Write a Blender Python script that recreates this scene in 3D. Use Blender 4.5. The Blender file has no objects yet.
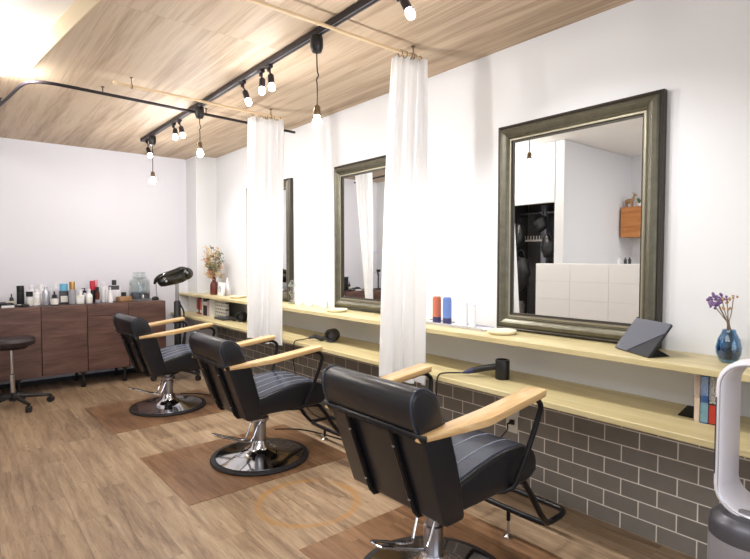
import bpy, bmesh, math, random
from math import sin, cos, pi, radians, sqrt
from mathutils import Vector, Matrix
random.seed(7)
scene = bpy.context.scene
COL = scene.collection

# ------------------------------------------------------------------ camera
cam_d = bpy.data.cameras.new('camera'); cam = bpy.data.objects.new('camera', cam_d); COL.objects.link(cam)
YAW, PITCH = radians(39.3), radians(-2.3)
fw = Vector((sin(YAW)*cos(PITCH), cos(YAW)*cos(PITCH), sin(PITCH)))
cam.location = (-2.387, 0.0, 1.25)
cam.rotation_euler = fw.to_track_quat('-Z', 'Y').to_euler()
cam_d.sensor_fit = 'HORIZONTAL'; cam_d.sensor_width = 36.0; cam_d.lens = 36.0*519/750
cam_d.clip_start = 0.05
scene.camera = cam

# ------------------------------------------------------------------ world, exposure
w = bpy.data.worlds.new('world'); scene.world = w; w.use_nodes = True
bgn = w.node_tree.nodes['Background']; bgn.inputs[0].default_value = (0.85, 0.92, 1.0, 1); bgn.inputs[1].default_value = 1.0
scene.view_settings.view_transform = 'Standard'; scene.view_settings.look = 'None'
scene.view_settings.gamma = 1.0; scene.view_settings.use_curve_mapping = False
scene.view_settings.exposure = 0.18
PENDANT, SPOT, COVE = 640.0, 120.0, 1200.0
SPOT_W = 26.0     # emission of the bare bulbs

def area_light(name, loc, rot, sx, sy, power, color=(1, 1, 1)):
    d = bpy.data.lights.new(name, 'AREA'); d.shape = 'RECTANGLE'; d.size = sx; d.size_y = sy
    d.energy = power; d.color = color
    o = bpy.data.objects.new(name, d); COL.objects.link(o); o.location = loc; o.rotation_euler = rot
    return o
# added soft fill outside an unseen front opening, tinted like daylight
area_light('added_front_fill', (-2.1, -2.75, 1.45), (radians(90), 0, 0), 3.6, 2.2, 38, (0.93, 0.96, 1.0))
# added fill light, out of view below the raised white ceiling
area_light('added_ceiling_fill', (-3.2, 0.6, 2.47), (0, 0, 0), 1.3, 2.6, 40, (1.0, 0.985, 0.96))

# ------------------------------------------------------------------ materials
def s2l(c):
    return tuple(((v/255)/12.92 if v/255 <= 0.04045 else (((v/255)+0.055)/1.055)**2.4) for v in c)
def mat(name, rgb, rough=0.5, metal=0.0, spec=0.5, coat=0.0, bump=0.0, bscale=200.0, trans=0.0, alpha=None, emit=None, es=0.0, var=0.0, vscale=8.0, ior=1.45):
    m = bpy.data.materials.new(name); m.use_nodes = True; nt = m.node_tree
    b = nt.nodes['Principled BSDF']
    col = s2l(rgb)
    b.inputs['Base Color'].default_value = (*col, 1); b.inputs['Roughness'].default_value = rough
    b.inputs['Metallic'].default_value = metal; b.inputs['Specular IOR Level'].default_value = spec
    b.inputs['Coat Weight'].default_value = coat; b.inputs['Transmission Weight'].default_value = trans
    b.inputs['IOR'].default_value = ior
    if emit: b.inputs['Emission Color'].default_value = (*emit, 1); b.inputs['Emission Strength'].default_value = es
    if bump > 0 or var > 0:
        tc = nt.nodes.new('ShaderNodeTexCoord')
        if var > 0:
            n = nt.nodes.new('ShaderNodeTexNoise'); n.inputs['Scale'].default_value = vscale; n.inputs['Detail'].default_value = 4
            r = nt.nodes.new('ShaderNodeValToRGB')
            r.color_ramp.elements[0].position = 0.3; r.color_ramp.elements[1].position = 0.7
            r.color_ramp.elements[0].color = (*[v*(1-var) for v in col], 1); r.color_ramp.elements[1].color = (*[min(1, v*(1+var)) for v in col], 1)
            nt.links.new(tc.outputs['Object'], n.inputs['Vector']); nt.links.new(n.outputs['Fac'], r.inputs['Fac']); nt.links.new(r.outputs['Color'], b.inputs['Base Color'])
        if bump > 0:
            n2 = nt.nodes.new('ShaderNodeTexNoise'); n2.inputs['Scale'].default_value = bscale; n2.inputs['Detail'].default_value = 2
            bp = nt.nodes.new('ShaderNodeBump'); bp.inputs['Strength'].default_value = bump; bp.inputs['Distance'].default_value = 0.002
            nt.links.new(tc.outputs['Object'], n2.inputs['Vector']); nt.links.new(n2.outputs['Fac'], bp.inputs['Height']); nt.links.new(bp.outputs['Normal'], b.inputs['Normal'])
    return m

def wood(name, stops, axis='Y', stretch=14.0, scale=5.0, rough=0.45, plank=None, fine=0.25, contrast=None, coat=0.0, spec=0.4, tint=0.35, specks=False, rot=0.0):
    """streaky grain running along one axis; plank=(width,length) adds butt-jointed boards"""
    m = bpy.data.materials.new(name); m.use_nodes = True; nt = m.node_tree; N = nt.nodes; L = nt.links
    b = N['Principled BSDF']; b.inputs['Roughness'].default_value = rough; b.inputs['Coat Weight'].default_value = coat; b.inputs['Specular IOR Level'].default_value = spec
    tc = N.new('ShaderNodeTexCoord')
    mp = N.new('ShaderNodeMapping')
    if rot: mp.inputs['Rotation'].default_value = (0, 0, rot)
    sc = {'X': (1, stretch, stretch), 'Y': (stretch, 1, stretch), 'Z': (stretch, stretch, 1)}[axis]
    mp.inputs['Scale'].default_value = tuple(v*scale/stretch for v in sc)
    L.new(tc.outputs['Object'], mp.inputs['Vector'])
    vec = mp.outputs['Vector']
    brick = None
    if plank:
        bm_ = N.new('ShaderNodeMapping'); bm_.inputs['Rotation'].default_value = (0, 0, pi/2 if axis == 'Y' else 0)
        L.new(tc.outputs['Object'], bm_.inputs['Vector'])
        brick = N.new('ShaderNodeTexBrick'); brick.inputs['Scale'].default_value = 1.0
        brick.inputs['Brick Width'].default_value = plank[1]; brick.inputs['Row Height'].default_value = plank[0]
        brick.inputs['Mortar Size'].default_value = plank[2] if len(plank) > 2 else 0.0012; brick.inputs['Mortar Smooth'].default_value = 0.0
        brick.inputs['Color1'].default_value = (0, 0, 0, 1); brick.inputs['Color2'].default_value = (1, 1, 1, 1); brick.inputs['Mortar'].default_value = (0.0, 0.0, 0.0, 1)
        brick.offset = 0.37
        L.new(bm_.outputs['Vector'], brick.inputs['Vector'])
        sh = N.new('ShaderNodeVectorMath'); sh.operation = 'MULTIPLY_ADD'
        L.new(brick.outputs['Color'], sh.inputs[0]); sh.inputs[1].default_value = (7.3, 5.1, 3.7); L.new(vec, sh.inputs[2])
        vec = sh.outputs['Vector']
    n = N.new('ShaderNodeTexNoise'); n.inputs['Scale'].default_value = 1.0; n.inputs['Detail'].default_value = 6; n.inputs['Roughness'].default_value = 0.6; n.inputs['Distortion'].default_value = 0.6
    L.new(vec, n.inputs['Vector'])
    n2 = N.new('ShaderNodeTexNoise'); n2.inputs['Scale'].default_value = 6.0; n2.inputs['Detail'].default_value = 5; n2.inputs['Distortion'].default_value = 0.3
    L.new(vec, n2.inputs['Vector'])
    mx = N.new('ShaderNodeMath'); mx.operation = 'MULTIPLY_ADD'; L.new(n2.outputs['Fac'], mx.inputs[0]); mx.inputs[1].default_value = fine
    m1 = N.new('ShaderNodeMath'); m1.operation = 'MULTIPLY'; m1.inputs[1].default_value = 1-fine; L.new(n.outputs['Fac'], m1.inputs[0]); L.new(m1.outputs[0], mx.inputs[2])
    fac = mx.outputs[0]
    if plank:
        tn = N.new('ShaderNodeMath'); tn.operation = 'MULTIPLY_ADD'; L.new(brick.outputs['Color'], tn.inputs[0]); tn.inputs[1].default_value = tint*0.3; L.new(fac, tn.inputs[2])
        sb = N.new('ShaderNodeMath'); sb.operation = 'SUBTRACT'; L.new(tn.outputs[0], sb.inputs[0]); sb.inputs[1].default_value = tint*0.15
        fac = sb.outputs[0]
    r = N.new('ShaderNodeValToRGB'); cr = r.color_ramp
    ps = [0.34+0.34*i/(len(stops)-1) for i in range(len(stops))]
    while len(cr.elements) < len(stops): cr.elements.new(0.5)
    for i, s in enumerate(stops):
        cr.elements[i].position = ps[i]
    for i, s in enumerate(stops): cr.elements[i].color = (*s2l(s), 1)
    L.new(fac, r.inputs['Fac'])
    out = r.outputs['Color']
    if plank:
        mm = N.new('ShaderNodeMix'); mm.data_type = 'RGBA'; L.new(brick.outputs['Fac'], mm.inputs[0]); L.new(out, mm.inputs[6])
        mm.inputs[7].default_value = (*[v*0.55 for v in s2l(stops[0])], 1); out = mm.outputs[2]
    if specks:
        v = N.new('ShaderNodeTexNoise'); v.inputs['Scale'].default_value = 26.0; v.inputs['Detail'].default_value = 3
        L.new(tc.outputs['Object'], v.inputs['Vector'])
        v2 = N.new('ShaderNodeTexNoise'); v2.inputs['Scale'].default_value = 2.2; L.new(vec, v2.inputs['Vector'])
        mu = N.new('ShaderNodeMath'); mu.operation = 'MULTIPLY'; L.new(v.outputs['Fac'], mu.inputs[0]); L.new(v2.outputs['Fac'], mu.inputs[1])
        rr = N.new('ShaderNodeMapRange'); rr.inputs[1].default_value = 0.37; rr.inputs[2].default_value = 0.42; L.new(mu.outputs[0], rr.inputs[0]); rr.inputs[4].default_value = 0.55
        mm2 = N.new('ShaderNodeMix'); mm2.data_type = 'RGBA'; L.new(rr.outputs[0], mm2.inputs[0]); L.new(out, mm2.inputs[6]); mm2.inputs[7].default_value = (*s2l((120, 92, 72)), 1); out = mm2.outputs[2]
    L.new(out, b.inputs['Base Color'])
    bp = N.new('ShaderNodeBump'); bp.inputs['Strength'].default_value = 0.06; bp.inputs['Distance'].default_value = 0.003
    L.new(n2.outputs['Fac'], bp.inputs['Height']); L.new(bp.outputs['Normal'], b.inputs['Normal'])
    return m

M = {}
M['wall'] = mat('white_wall_paint', (222, 223, 226), 0.75, bump=0.15, bscale=90)
M['wall_back'] = mat('lavender_white_wall_paint', (224, 224, 233), 0.75, bump=0.15, bscale=90)
M['ceil_white'] = mat('white_ceiling_paint', (244, 243, 240), 0.8)
M['fascia'] = mat('cream_edge_board', (232, 214, 180), 0.6)
M['ceil_wood'] = wood('ceiling_wood', [(150, 128, 106), (176, 154, 130), (198, 178, 154), (184, 166, 144)], 'Y', stretch=22, scale=11, rough=0.6, plank=(0.9, 7.0, 0.0004), tint=0.25)
M['floor'] = wood('vinyl_plank_floor', [(118, 96, 76), (145, 121, 97), (166, 142, 115), (182, 159, 132)], 'Y', stretch=12, scale=26, rough=0.42, plank=(0.15, 0.92, 0.0003), tint=0.35, specks=True)
M['mat'] = wood('dark_floor_mat', [(98, 70, 50), (122, 90, 64), (140, 106, 78), (154, 120, 92)], 'Y', stretch=12, scale=26, rough=0.35, plank=(0.15, 0.92, 0.0003), tint=0.4)
M['shelf'] = wood('pale_shelf_wood', [(188, 171, 127), (203, 189, 145), (215, 204, 162)], 'Y', stretch=18, scale=14, rough=0.4)
M['arm'] = wood('oak_armrest', [(190, 150, 102), (210, 174, 124), (224, 194, 146)], 'X', stretch=12, scale=30, rough=0.32, coat=0.3)
M['walnut'] = wood('walnut_cabinet', [(72, 50, 46), (98, 72, 64), (120, 91, 81)], 'X', stretch=9, scale=16, rough=0.4)
M['orange_wood'] = wood('orange_cabinet', [(170, 105, 55), (196, 128, 72), (210, 146, 88)], 'Y', stretch=9, scale=20, rough=0.4)
M['rod'] = mat('pale_wood_rod', (222, 196, 160), 0.5)
M['vinyl'] = mat('black_vinyl', (24, 25, 31), 0.33, spec=0.6, bump=0.12, bscale=260)
M['vinyl_seat'] = mat('blue_sheen_vinyl', (40, 48, 66), 0.27, spec=0.7, bump=0.12, bscale=260)  # bluish reflection on the black seat tops put into the base colour
M['seam'] = mat('grey_seam_thread', (146, 152, 166), 0.5)
M['blackmetal'] = mat('black_metal', (22, 22, 26), 0.35, metal=0.3)
M['trackmetal'] = mat('track_black', (38, 32, 38), 0.45, metal=0.2)
M['chrome'] = mat('chrome', (205, 205, 210), 0.08, metal=1.0)
M['steel'] = mat('brushed_steel', (170, 170, 176), 0.28, metal=1.0)
M['rubber'] = mat('black_rubber', (32, 30, 34), 0.6)
M['black'] = mat('black_plastic', (26, 26, 30), 0.35)
M['darkgrey'] = mat('dark_grey_plastic', (62, 62, 70), 0.45)
M['mirror'] = mat('mirror_glass', (246, 247, 247), 0.0, metal=1.0)
M['frame'] = mat('aged_bronze_frame', (96, 93, 80), 0.34, metal=0.55, spec=0.6, var=0.14, vscale=26, bump=0.2, bscale=140)
M['frame_dark'] = mat('dark_frame_lip', (62, 58, 52), 0.4, metal=0.5)
M['frame_light'] = mat('pale_frame_bead', (140, 134, 116), 0.4, metal=0.4)
M['curtain'] = mat('white_curtain_cloth', (246, 246, 248), 0.85, bump=0.1, bscale=500)
M['brass'] = mat('aged_brass', (124, 108, 88), 0.35, metal=0.9)
M['bulb'] = mat('lit_pendant_bulb', (255, 255, 255), 0.3, emit=(1.0, 0.965, 0.93), es=PENDANT)
M['bulb_spot'] = mat('lit_spot_bulb', (255, 255, 255), 0.3, emit=(1.0, 0.975, 0.95), es=SPOT)
M['bulb_cove'] = mat('lit_cove_bulb', (255, 255, 255), 0.3, emit=(1.0, 0.96, 0.90), es=COVE)
M['white'] = mat('white_plastic', (238, 238, 240), 0.3)
M['softwhite'] = mat('soft_white_plastic', (226, 224, 232), 0.38)
M['grey'] = mat('grey_plastic', (132, 132, 140), 0.35, metal=0.3)
M['silver'] = mat('silver_paint', (196, 198, 208), 0.25, metal=0.6)
M['glass'] = mat('clear_glass', (240, 246, 248), 0.02, trans=1.0, ior=1.45)
M['blueglass'] = mat('blue_glass', (110, 160, 190), 0.05, trans=0.85, ior=1.3)
M['brownglass'] = mat('red_brown_glass', (96, 42, 34), 0.1, spec=0.8)
M['amber'] = mat('amber_box', (158, 120, 84), 0.4)
M['red'] = mat('red_plastic', (186, 30, 52), 0.35)
M['pink'] = mat('pink_plastic', (226, 150, 160), 0.35)
M['sky'] = mat('sky_blue_plastic', (110, 180, 214), 0.35)
M['gold'] = mat('gold_cap', (176, 140, 84), 0.3, metal=0.8)
M['label'] = mat('pale_label', (222, 220, 214), 0.6)
M['creamlabel'] = mat('cream_label', (226, 214, 190), 0.6)
M['coral'] = mat('coral_can', (186, 106, 84), 0.35)
M['blue'] = mat('cornflower_can', (100, 126, 188), 0.35)
M['navy'] = mat('navy_band', (52, 54, 92), 0.4)
M['dish'] = mat('cream_dish', (236, 226, 196), 0.35)
M['tablet'] = mat('slate_cover', (88, 91, 103), 0.55)
M['tablet_in'] = mat('dark_cover_lining', (40, 41, 47), 0.6)
M['petal'] = mat('purple_petals', (128, 100, 150), 0.8, var=0.3, vscale=60)
M['stem'] = mat('dry_stem', (120, 100, 84), 0.8)
M['straw'] = mat('dry_straw', (222, 194, 150), 0.8, var=0.2, vscale=30)
M['straw2'] = mat('dry_rust', (186, 138, 98), 0.8, var=0.2, vscale=30)
M['sage'] = mat('sage_green', (128, 128, 92), 0.8)
M['stoolvinyl'] = mat('brown_black_vinyl', (42, 32, 34), 0.35)
M['baseboard'] = mat('black_baseboard', (34, 33, 40), 0.5)
M['outlet'] = mat('ivory_outlet', (222, 218, 206), 0.45)
M['panelwhite'] = mat('white_panel', (240, 240, 240), 0.45)
M['paper'] = mat('page_paper', (232, 226, 214), 0.8)
M['deer'] = mat('deer_brown', (176, 140, 104), 0.7)
M['leaf'] = mat('leaf_green', (92, 124, 74), 0.7)
M['redbook'] = mat('book_red', (196, 62, 46), 0.55)
M['blackbook'] = mat('book_black', (38, 36, 40), 0.55)
M['bluebook'] = mat('book_blue', (54, 92, 150), 0.5)
M['tealbook'] = mat('book_teal', (120, 160, 176), 0.5, var=0.2, vscale=40)
M['creambook'] = mat('book_cream', (226, 206, 190), 0.6)
M['greybook'] = mat('book_grey', (168, 168, 170), 0.6)
M['ring'] = mat('rust_ring_stain', (176, 132, 62), 0.5)

def thin_glass(name, tint, gloss=0.06, rough=0.03, top=0.75):
    m = bpy.data.materials.new(name); m.use_nodes = True; nt = m.node_tree; N = nt.nodes; L = nt.links
    N.remove(N['Principled BSDF'])
    tr = N.new('ShaderNodeBsdfTransparent'); tr.inputs[0].default_value = (*s2l(tint), 1)
    g = N.new('ShaderNodeBsdfGlossy'); g.inputs['Roughness'].default_value = rough; g.inputs[0].default_value = (1, 1, 1, 1)
    lw = N.new('ShaderNodeLayerWeight'); lw.inputs[0].default_value = 0.35
    mr = N.new('ShaderNodeMapRange'); mr.inputs[3].default_value = gloss; mr.inputs[4].default_value = top; L.new(lw.outputs['Facing'], mr.inputs[0])
    mx = N.new('ShaderNodeMixShader'); L.new(mr.outputs[0], mx.inputs[0]); L.new(tr.outputs[0], mx.inputs[1]); L.new(g.outputs[0], mx.inputs[2])
    L.new(mx.outputs[0], N['Material Output'].inputs['Surface'])
    return m
M['glass'] = thin_glass('clear_glass', (238, 243, 243))
M['blueglass'] = thin_glass('blue_glass', (172, 208, 228), 0.05, top=0.35)
M['bluewater'] = thin_glass('blue_water', (140, 186, 212), 0.01, top=0.15)
def cloth_mat():
    m = bpy.data.materials.new('white_curtain_cloth'); m.use_nodes = True; nt = m.node_tree; N = nt.nodes; L = nt.links
    b = N['Principled BSDF']; b.inputs['Base Color'].default_value = (0.96, 0.96, 0.97, 1); b.inputs['Roughness'].default_value = 0.9
    t = N.new('ShaderNodeBsdfTranslucent'); t.inputs[0].default_value = (0.97, 0.97, 0.98, 1)
    mx = N.new('ShaderNodeMixShader'); mx.inputs[0].default_value = 0.45
    L.new(b.outputs[0], mx.inputs[1]); L.new(t.outputs[0], mx.inputs[2]); L.new(mx.outputs[0], N['Material Output'].inputs['Surface'])
    return m
M['curtain'] = cloth_mat()
def lettering(name, bg, fg, sc=(1, 260, 420)):
    m = bpy.data.materials.new(name); m.use_nodes = True; nt = m.node_tree; N = nt.nodes; L = nt.links
    b = N['Principled BSDF']; b.inputs['Roughness'].default_value = 0.5
    tc = N.new('ShaderNodeTexCoord'); mp = N.new('ShaderNodeMapping'); mp.inputs['Scale'].default_value = sc
    L.new(tc.outputs['Object'], mp.inputs['Vector'])
    n = N.new('ShaderNodeTexNoise'); n.inputs['Scale'].default_value = 1.0; n.inputs['Detail'].default_value = 1; L.new(mp.outputs[0], n.inputs['Vector'])
    r = N.new('ShaderNodeMapRange'); r.inputs[1].default_value = 0.50; r.inputs[2].default_value = 0.53; L.new(n.outputs['Fac'], r.inputs[0])
    mx = N.new('ShaderNodeMix'); mx.data_type = 'RGBA'; mx.inputs[6].default_value = (*s2l(bg), 1); mx.inputs[7].default_value = (*s2l(fg), 1)
    L.new(r.outputs[0], mx.inputs[0]); L.new(mx.outputs[2], b.inputs['Base Color'])
    return m
def dotted(name):
    m = bpy.data.materials.new(name); m.use_nodes = True; nt = m.node_tree; N = nt.nodes; L = nt.links
    b = N['Principled BSDF']; b.inputs['Roughness'].default_value = 0.5
    tc = N.new('ShaderNodeTexCoord'); sp = N.new('ShaderNodeSeparateXYZ'); cb = N.new('ShaderNodeCombineXYZ'); L.new(tc.outputs['Object'], sp.inputs[0])
    L.new(sp.outputs['Y'], cb.inputs[0]); L.new(sp.outputs['Z'], cb.inputs[1])
    br = N.new('ShaderNodeTexBrick'); br.offset = 0.5; br.inputs['Scale'].default_value = 1; br.inputs['Brick Width'].default_value = 0.045; br.inputs['Row Height'].default_value = 0.035
    br.inputs['Mortar Size'].default_value = 0.0105; br.inputs['Mortar Smooth'].default_value = 0
    br.inputs['Color1'].default_value = (0.03, 0.03, 0.03, 1); br.inputs['Color2'].default_value = (0.05, 0.04, 0.04, 1); br.inputs['Mortar'].default_value = (0.75, 0.74, 0.71, 1)
    L.new(cb.outputs[0], br.inputs['Vector']); L.new(br.outputs['Color'], b.inputs['Base Color'])
    return m

def tile_mat():
    m = bpy.data.materials.new('grey_subway_tile'); m.use_nodes = True; nt = m.node_tree; N = nt.nodes; L = nt.links
    b = N['Principled BSDF']
    tc = N.new('ShaderNodeTexCoord'); sp = N.new('ShaderNodeSeparateXYZ'); cb = N.new('ShaderNodeCombineXYZ')
    L.new(tc.outputs['Object'], sp.inputs[0])
    ad = N.new('ShaderNodeMath'); ad.operation = 'ADD'; L.new(sp.outputs['Y'], ad.inputs[0]); ad.inputs[1].default_value = -0.791+0.16*20+0.002
    L.new(ad.outputs[0], cb.inputs[0])
    az = N.new('ShaderNodeMath'); az.operation = 'ADD'; L.new(sp.outputs['Z'], az.inputs[0]); az.inputs[1].default_value = 0.0783*4+0.002+0.0783
    L.new(az.outputs[0], cb.inputs[1])
    br = N.new('ShaderNodeTexBrick'); br.offset = 0.5; br.inputs['Scale'].default_value = 1.0
    br.inputs['Brick Width'].default_value = 0.16; br.inputs['Row Height'].default_value = 0.0783
    br.inputs['Mortar Size'].default_value = 0.0028; br.inputs['Mortar Smooth'].default_value = 0.05
    br.inputs['Color1'].default_value = (*s2l((122, 118, 112)), 1); br.inputs['Color2'].default_value = (*s2l((134, 129, 123)), 1)
    br.inputs['Mortar'].default_value = (*s2l((236, 231, 222)), 1)
    L.new(cb.outputs[0], br.inputs['Vector'])
    n = N.new('ShaderNodeTexNoise'); n.inputs['Scale'].default_value = 14; n.inputs['Detail'].default_value = 4; L.new(tc.outputs['Object'], n.inputs['Vector'])
    mr = N.new('ShaderNodeMapRange'); mr.inputs[3].default_value = 0.86; mr.inputs[4].default_value = 1.12; L.new(n.outputs['Fac'], mr.inputs[0])
    mx = N.new('ShaderNodeMix'); mx.data_type = 'RGBA'; mx.blend_type = 'MULTIPLY'; mx.inputs[0].default_value = 1.0
    L.new(br.outputs['Color'], mx.inputs[6]); L.new(mr.outputs[0], mx.inputs[7]); L.new(mx.outputs[2], b.inputs['Base Color'])
    rr = N.new('ShaderNodeMapRange'); rr.inputs[3].default_value = 0.38; rr.inputs[4].default_value = 0.85; L.new(br.outputs['Fac'], rr.inputs[0]); L.new(rr.outputs[0], b.inputs['Roughness'])
    bp = N.new('ShaderNodeBump'); bp.invert = True; bp.inputs['Strength'].default_value = 0.6; bp.inputs['Distance'].default_value = 0.003
    L.new(br.outputs['Fac'], bp.inputs['Height']); L.new(bp.outputs['Normal'], b.inputs['Normal'])
    return m
M['tile'] = tile_mat()

# ------------------------------------------------------------------ mesh building
class MB:
    def __init__(s): s.bm = bmesh.new()
    def _xf(s, vs, mtx):
        bmesh.ops.transform(s.bm, matrix=mtx, verts=vs)
    def box(s, c, size, rot=(0, 0, 0), bevel=0.0, seg=2):
        r = bmesh.ops.create_cube(s.bm, size=1.0); vs = r['verts']
        for v in vs: v.co = Vector((v.co.x*size[0], v.co.y*size[1], v.co.z*size[2]))
        if bevel > 0:
            es = list({e for v in vs for e in v.link_edges})
            r = bmesh.ops.bevel(s.bm, geom=es, offset=bevel, segments=seg, affect='EDGES', profile=0.5, clamp_overlap=True)
            vs = list({v for f in r['faces'] for v in f.verts} | {v for v in vs if v.is_valid})
        from mathutils import Euler
        s._xf(vs, Matrix.Translation(c) @ Euler(rot).to_matrix().to_4x4())
        return s
    def lathe(s, prof, c=(0, 0, 0), axis=(0, 0, 1), seg=32, sx=1.0, sy=1.0):
        q = Vector((0, 0, 1)).rotation_difference(Vector(axis).normalized()).to_matrix().to_4x4()
        mt = Matrix.Translation(c) @ q
        rings = []
        for (r, z) in prof:
            if r < 1e-6: rings.append([s.bm.verts.new(mt @ Vector((0, 0, z)))])
            else: rings.append([s.bm.verts.new(mt @ Vector((r*sx*cos(2*pi*k/seg), r*sy*sin(2*pi*k/seg), z))) for k in range(seg)])
        for a, b in zip(rings, rings[1:]):
            for k in range(seg):
                k2 = (k+1) % seg
                if len(a) == 1 and len(b) == 1: continue
                if len(a) == 1: s.bm.faces.new((a[0], b[k], b[k2]))
                elif len(b) == 1: s.bm.faces.new((a[k], b[0], a[k2]))
                else: s.bm.faces.new((a[k], b[k], b[k2], a[k2]))
        if len(rings[0]) > 1: s.bm.faces.new(rings[0])
        if len(rings[-1]) > 1: s.bm.faces.new(list(reversed(rings[-1])))
        return s
    def tube(s, pts, r, seg=10, closed=False, smooth=0, flat=None):
        rl = isinstance(r, (list, tuple))
        pts = [Vector((*p, r[i] if rl else 0.0)) for i, p in enumerate(pts)]
        for _ in range(smooth):
            n = []
            m = len(pts)
            if not closed: n.append(pts[0])
            for i in range(m if closed else m-1):
                a, b = pts[i], pts[(i+1) % m]
                n += [a.lerp(b, 0.25), a.lerp(b, 0.75)] if (closed or (0 < i < m-2)) else ([a.lerp(b, 0.75)] if i == 0 and m > 2 else ([a.lerp(b, 0.25)] if m > 2 else []))
            if not closed: n.append(pts[-1])
            pts = n
        if rl: r = [p[3] for p in pts]
        pts = [Vector(p[:3]) for p in pts]
        m = len(pts); rings = []; up = None
        for i, p in enumerate(pts):
            if closed: t = (pts[(i+1) % m]-pts[i-1]).normalized()
            else: t = (pts[min(i+1, m-1)]-pts[max(i-1, 0)]).normalized()
            if up is None:
                up = Vector((0, 0, 1)) if abs(t.z) < 0.9 else Vector((0, 1, 0))
            up = (up - t*up.dot(t)).normalized(); sd = t.cross(up)
            rr = r[i] if rl else r
            fa, fb = flat if flat else (1, 1)
            rings.append([s.bm.verts.new(p + up*rr*fa*cos(2*pi*k/seg) + sd*rr*fb*sin(2*pi*k/seg)) for k in range(seg)])
        pr = list(zip(rings, rings[1:])) + ([(rings[-1], rings[0])] if closed else [])
        for a, b in pr:
            for k in range(seg):
                k2 = (k+1) % seg; s.bm.faces.new((a[k], a[k2], b[k2], b[k]))
        if not closed: s.bm.faces.new(list(reversed(rings[0]))); s.bm.faces.new(rings[-1])
        return s
    def prism(s, poly, d0, d1, axis='Z', bevel=0.0, seg=3, mtx=None):
        """poly: 2D outline; axis Z -> (x,y), Y -> (x,z), X -> (y,z)"""
        f3 = {'Z': lambda u, v, d: (u, v, d), 'Y': lambda u, v, d: (u, d, v), 'X': lambda u, v, d: (d, u, v)}[axis]
        a = [s.bm.verts.new(f3(u, v, d0)) for u, v in poly]; b = [s.bm.verts.new(f3(u, v, d1)) for u, v in poly]
        fs = [s.bm.faces.new(a), s.bm.faces.new(list(reversed(b)))]
        n = len(poly)
        for i in range(n): fs.append(s.bm.faces.new((a[i], b[i], b[(i+1) % n], a[(i+1) % n])))
        bmesh.ops.recalc_face_normals(s.bm, faces=fs)
        vs = a+b
        if bevel > 0:
            es = [e for e in set(e for v in a+b for e in v.link_edges) if (e.verts[0] in a) == (e.verts[1] in a)]
            r = bmesh.ops.bevel(s.bm, geom=es, offset=bevel, segments=seg, affect='EDGES', profile=0.5, clamp_overlap=True)
            vs = list({v for f in r['faces'] for v in f.verts} | {v for v in vs if v.is_valid})
        if mtx is not None: s._xf(vs, mtx)
        return s
    def ball(s, c, r, sc=(1, 1, 1), seg=16, rot=None):
        rr = bmesh.ops.create_uvsphere(s.bm, u_segments=seg, v_segments=max(6, seg//2), radius=r)
        mt = Matrix.Translation(c) @ (rot if rot else Matrix.Identity(4)) @ Matrix.Diagonal((*sc, 1))
        s._xf(rr['verts'], mt); return s
    def build(s, name, m, parent=None, loc=(0, 0, 0), angle=38, rot=None):
        bmesh.ops.recalc_face_normals(s.bm, faces=s.bm.faces[:])
        for f in s.bm.faces: f.smooth = True
        for e in s.bm.edges:
            if len(e.link_faces) == 2 and e.calc_face_angle(0) > radians(angle): e.smooth = False
        me = bpy.data.meshes.new(name); s.bm.to_mesh(me); s.bm.free()
        me.materials.append(m)
        o = bpy.data.objects.new(name, me); COL.objects.link(o); o.location = loc
        if rot: o.rotation_euler = rot
        if parent: o.parent = parent
        return o

def tag(o, label=None, cat=None, group=None, kind=None):
    if label: o['label'] = label
    if cat: o['category'] = cat
    if group: o['group'] = group
    if kind: o['kind'] = kind
    return o
def thing(name, label, cat, loc=(0, 0, 0), rz=0.0, group=None):
    o = bpy.data.objects.new(name, None); o.empty_display_size = 0.05; COL.objects.link(o)
    o.location = loc; o.rotation_euler = (0, 0, rz)
    return tag(o, label, cat, group)
def struct(mb, name, m, parent=None, label=None):
    o = mb.build(name, m, parent)
    if not parent: o['kind'] = 'structure'
    if label: o['label'] = label
    return o
def copy_tree(o, parent=None):
    c = o.copy(); COL.objects.link(c)
    if parent: c.parent = parent
    for ch in list(o.children): copy_tree(ch, c)
    return c
def round_poly(pts, r, n=4):
    out = []; m = len(pts)
    for i in range(m):
        p = Vector(pts[i]); a = Vector(pts[i-1]); b = Vector(pts[(i+1) % m])
        ra = min(r, (a-p).length*0.45, (b-p).length*0.45)
        s_ = p+(a-p).normalized()*ra; e_ = p+(b-p).normalized()*ra
        for k in range(n+1):
            t = k/n; out.append(tuple(s_*(1-t)**2 + p*2*t*(1-t) + e_*t*t))
    return out

# ------------------------------------------------------------------ room shell
XL, YB, YF, ZC = -4.2, 6.10, -2.6, 2.40
struct(MB().box(((XL)/2, (YB+YF)/2, -0.03), (-XL+0.3, YB-YF+0.3, 0.06)), 'floor', M['floor'])
struct(MB().box((0.06, (YB+YF)/2, 1.28), (0.12, YB-YF+0.24, 2.56)), 'wall_right', M['wall'])
struct(MB().box((XL/2, YB+0.06, 1.28), (-XL+0.24, 0.12, 2.56)), 'wall_back', M['wall_back'])
struct(MB().box((XL-0.06, (YB+YF)/2, 1.28), (0.12, YB-YF+0.24, 2.56)), 'wall_left', M['wall'])
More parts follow.
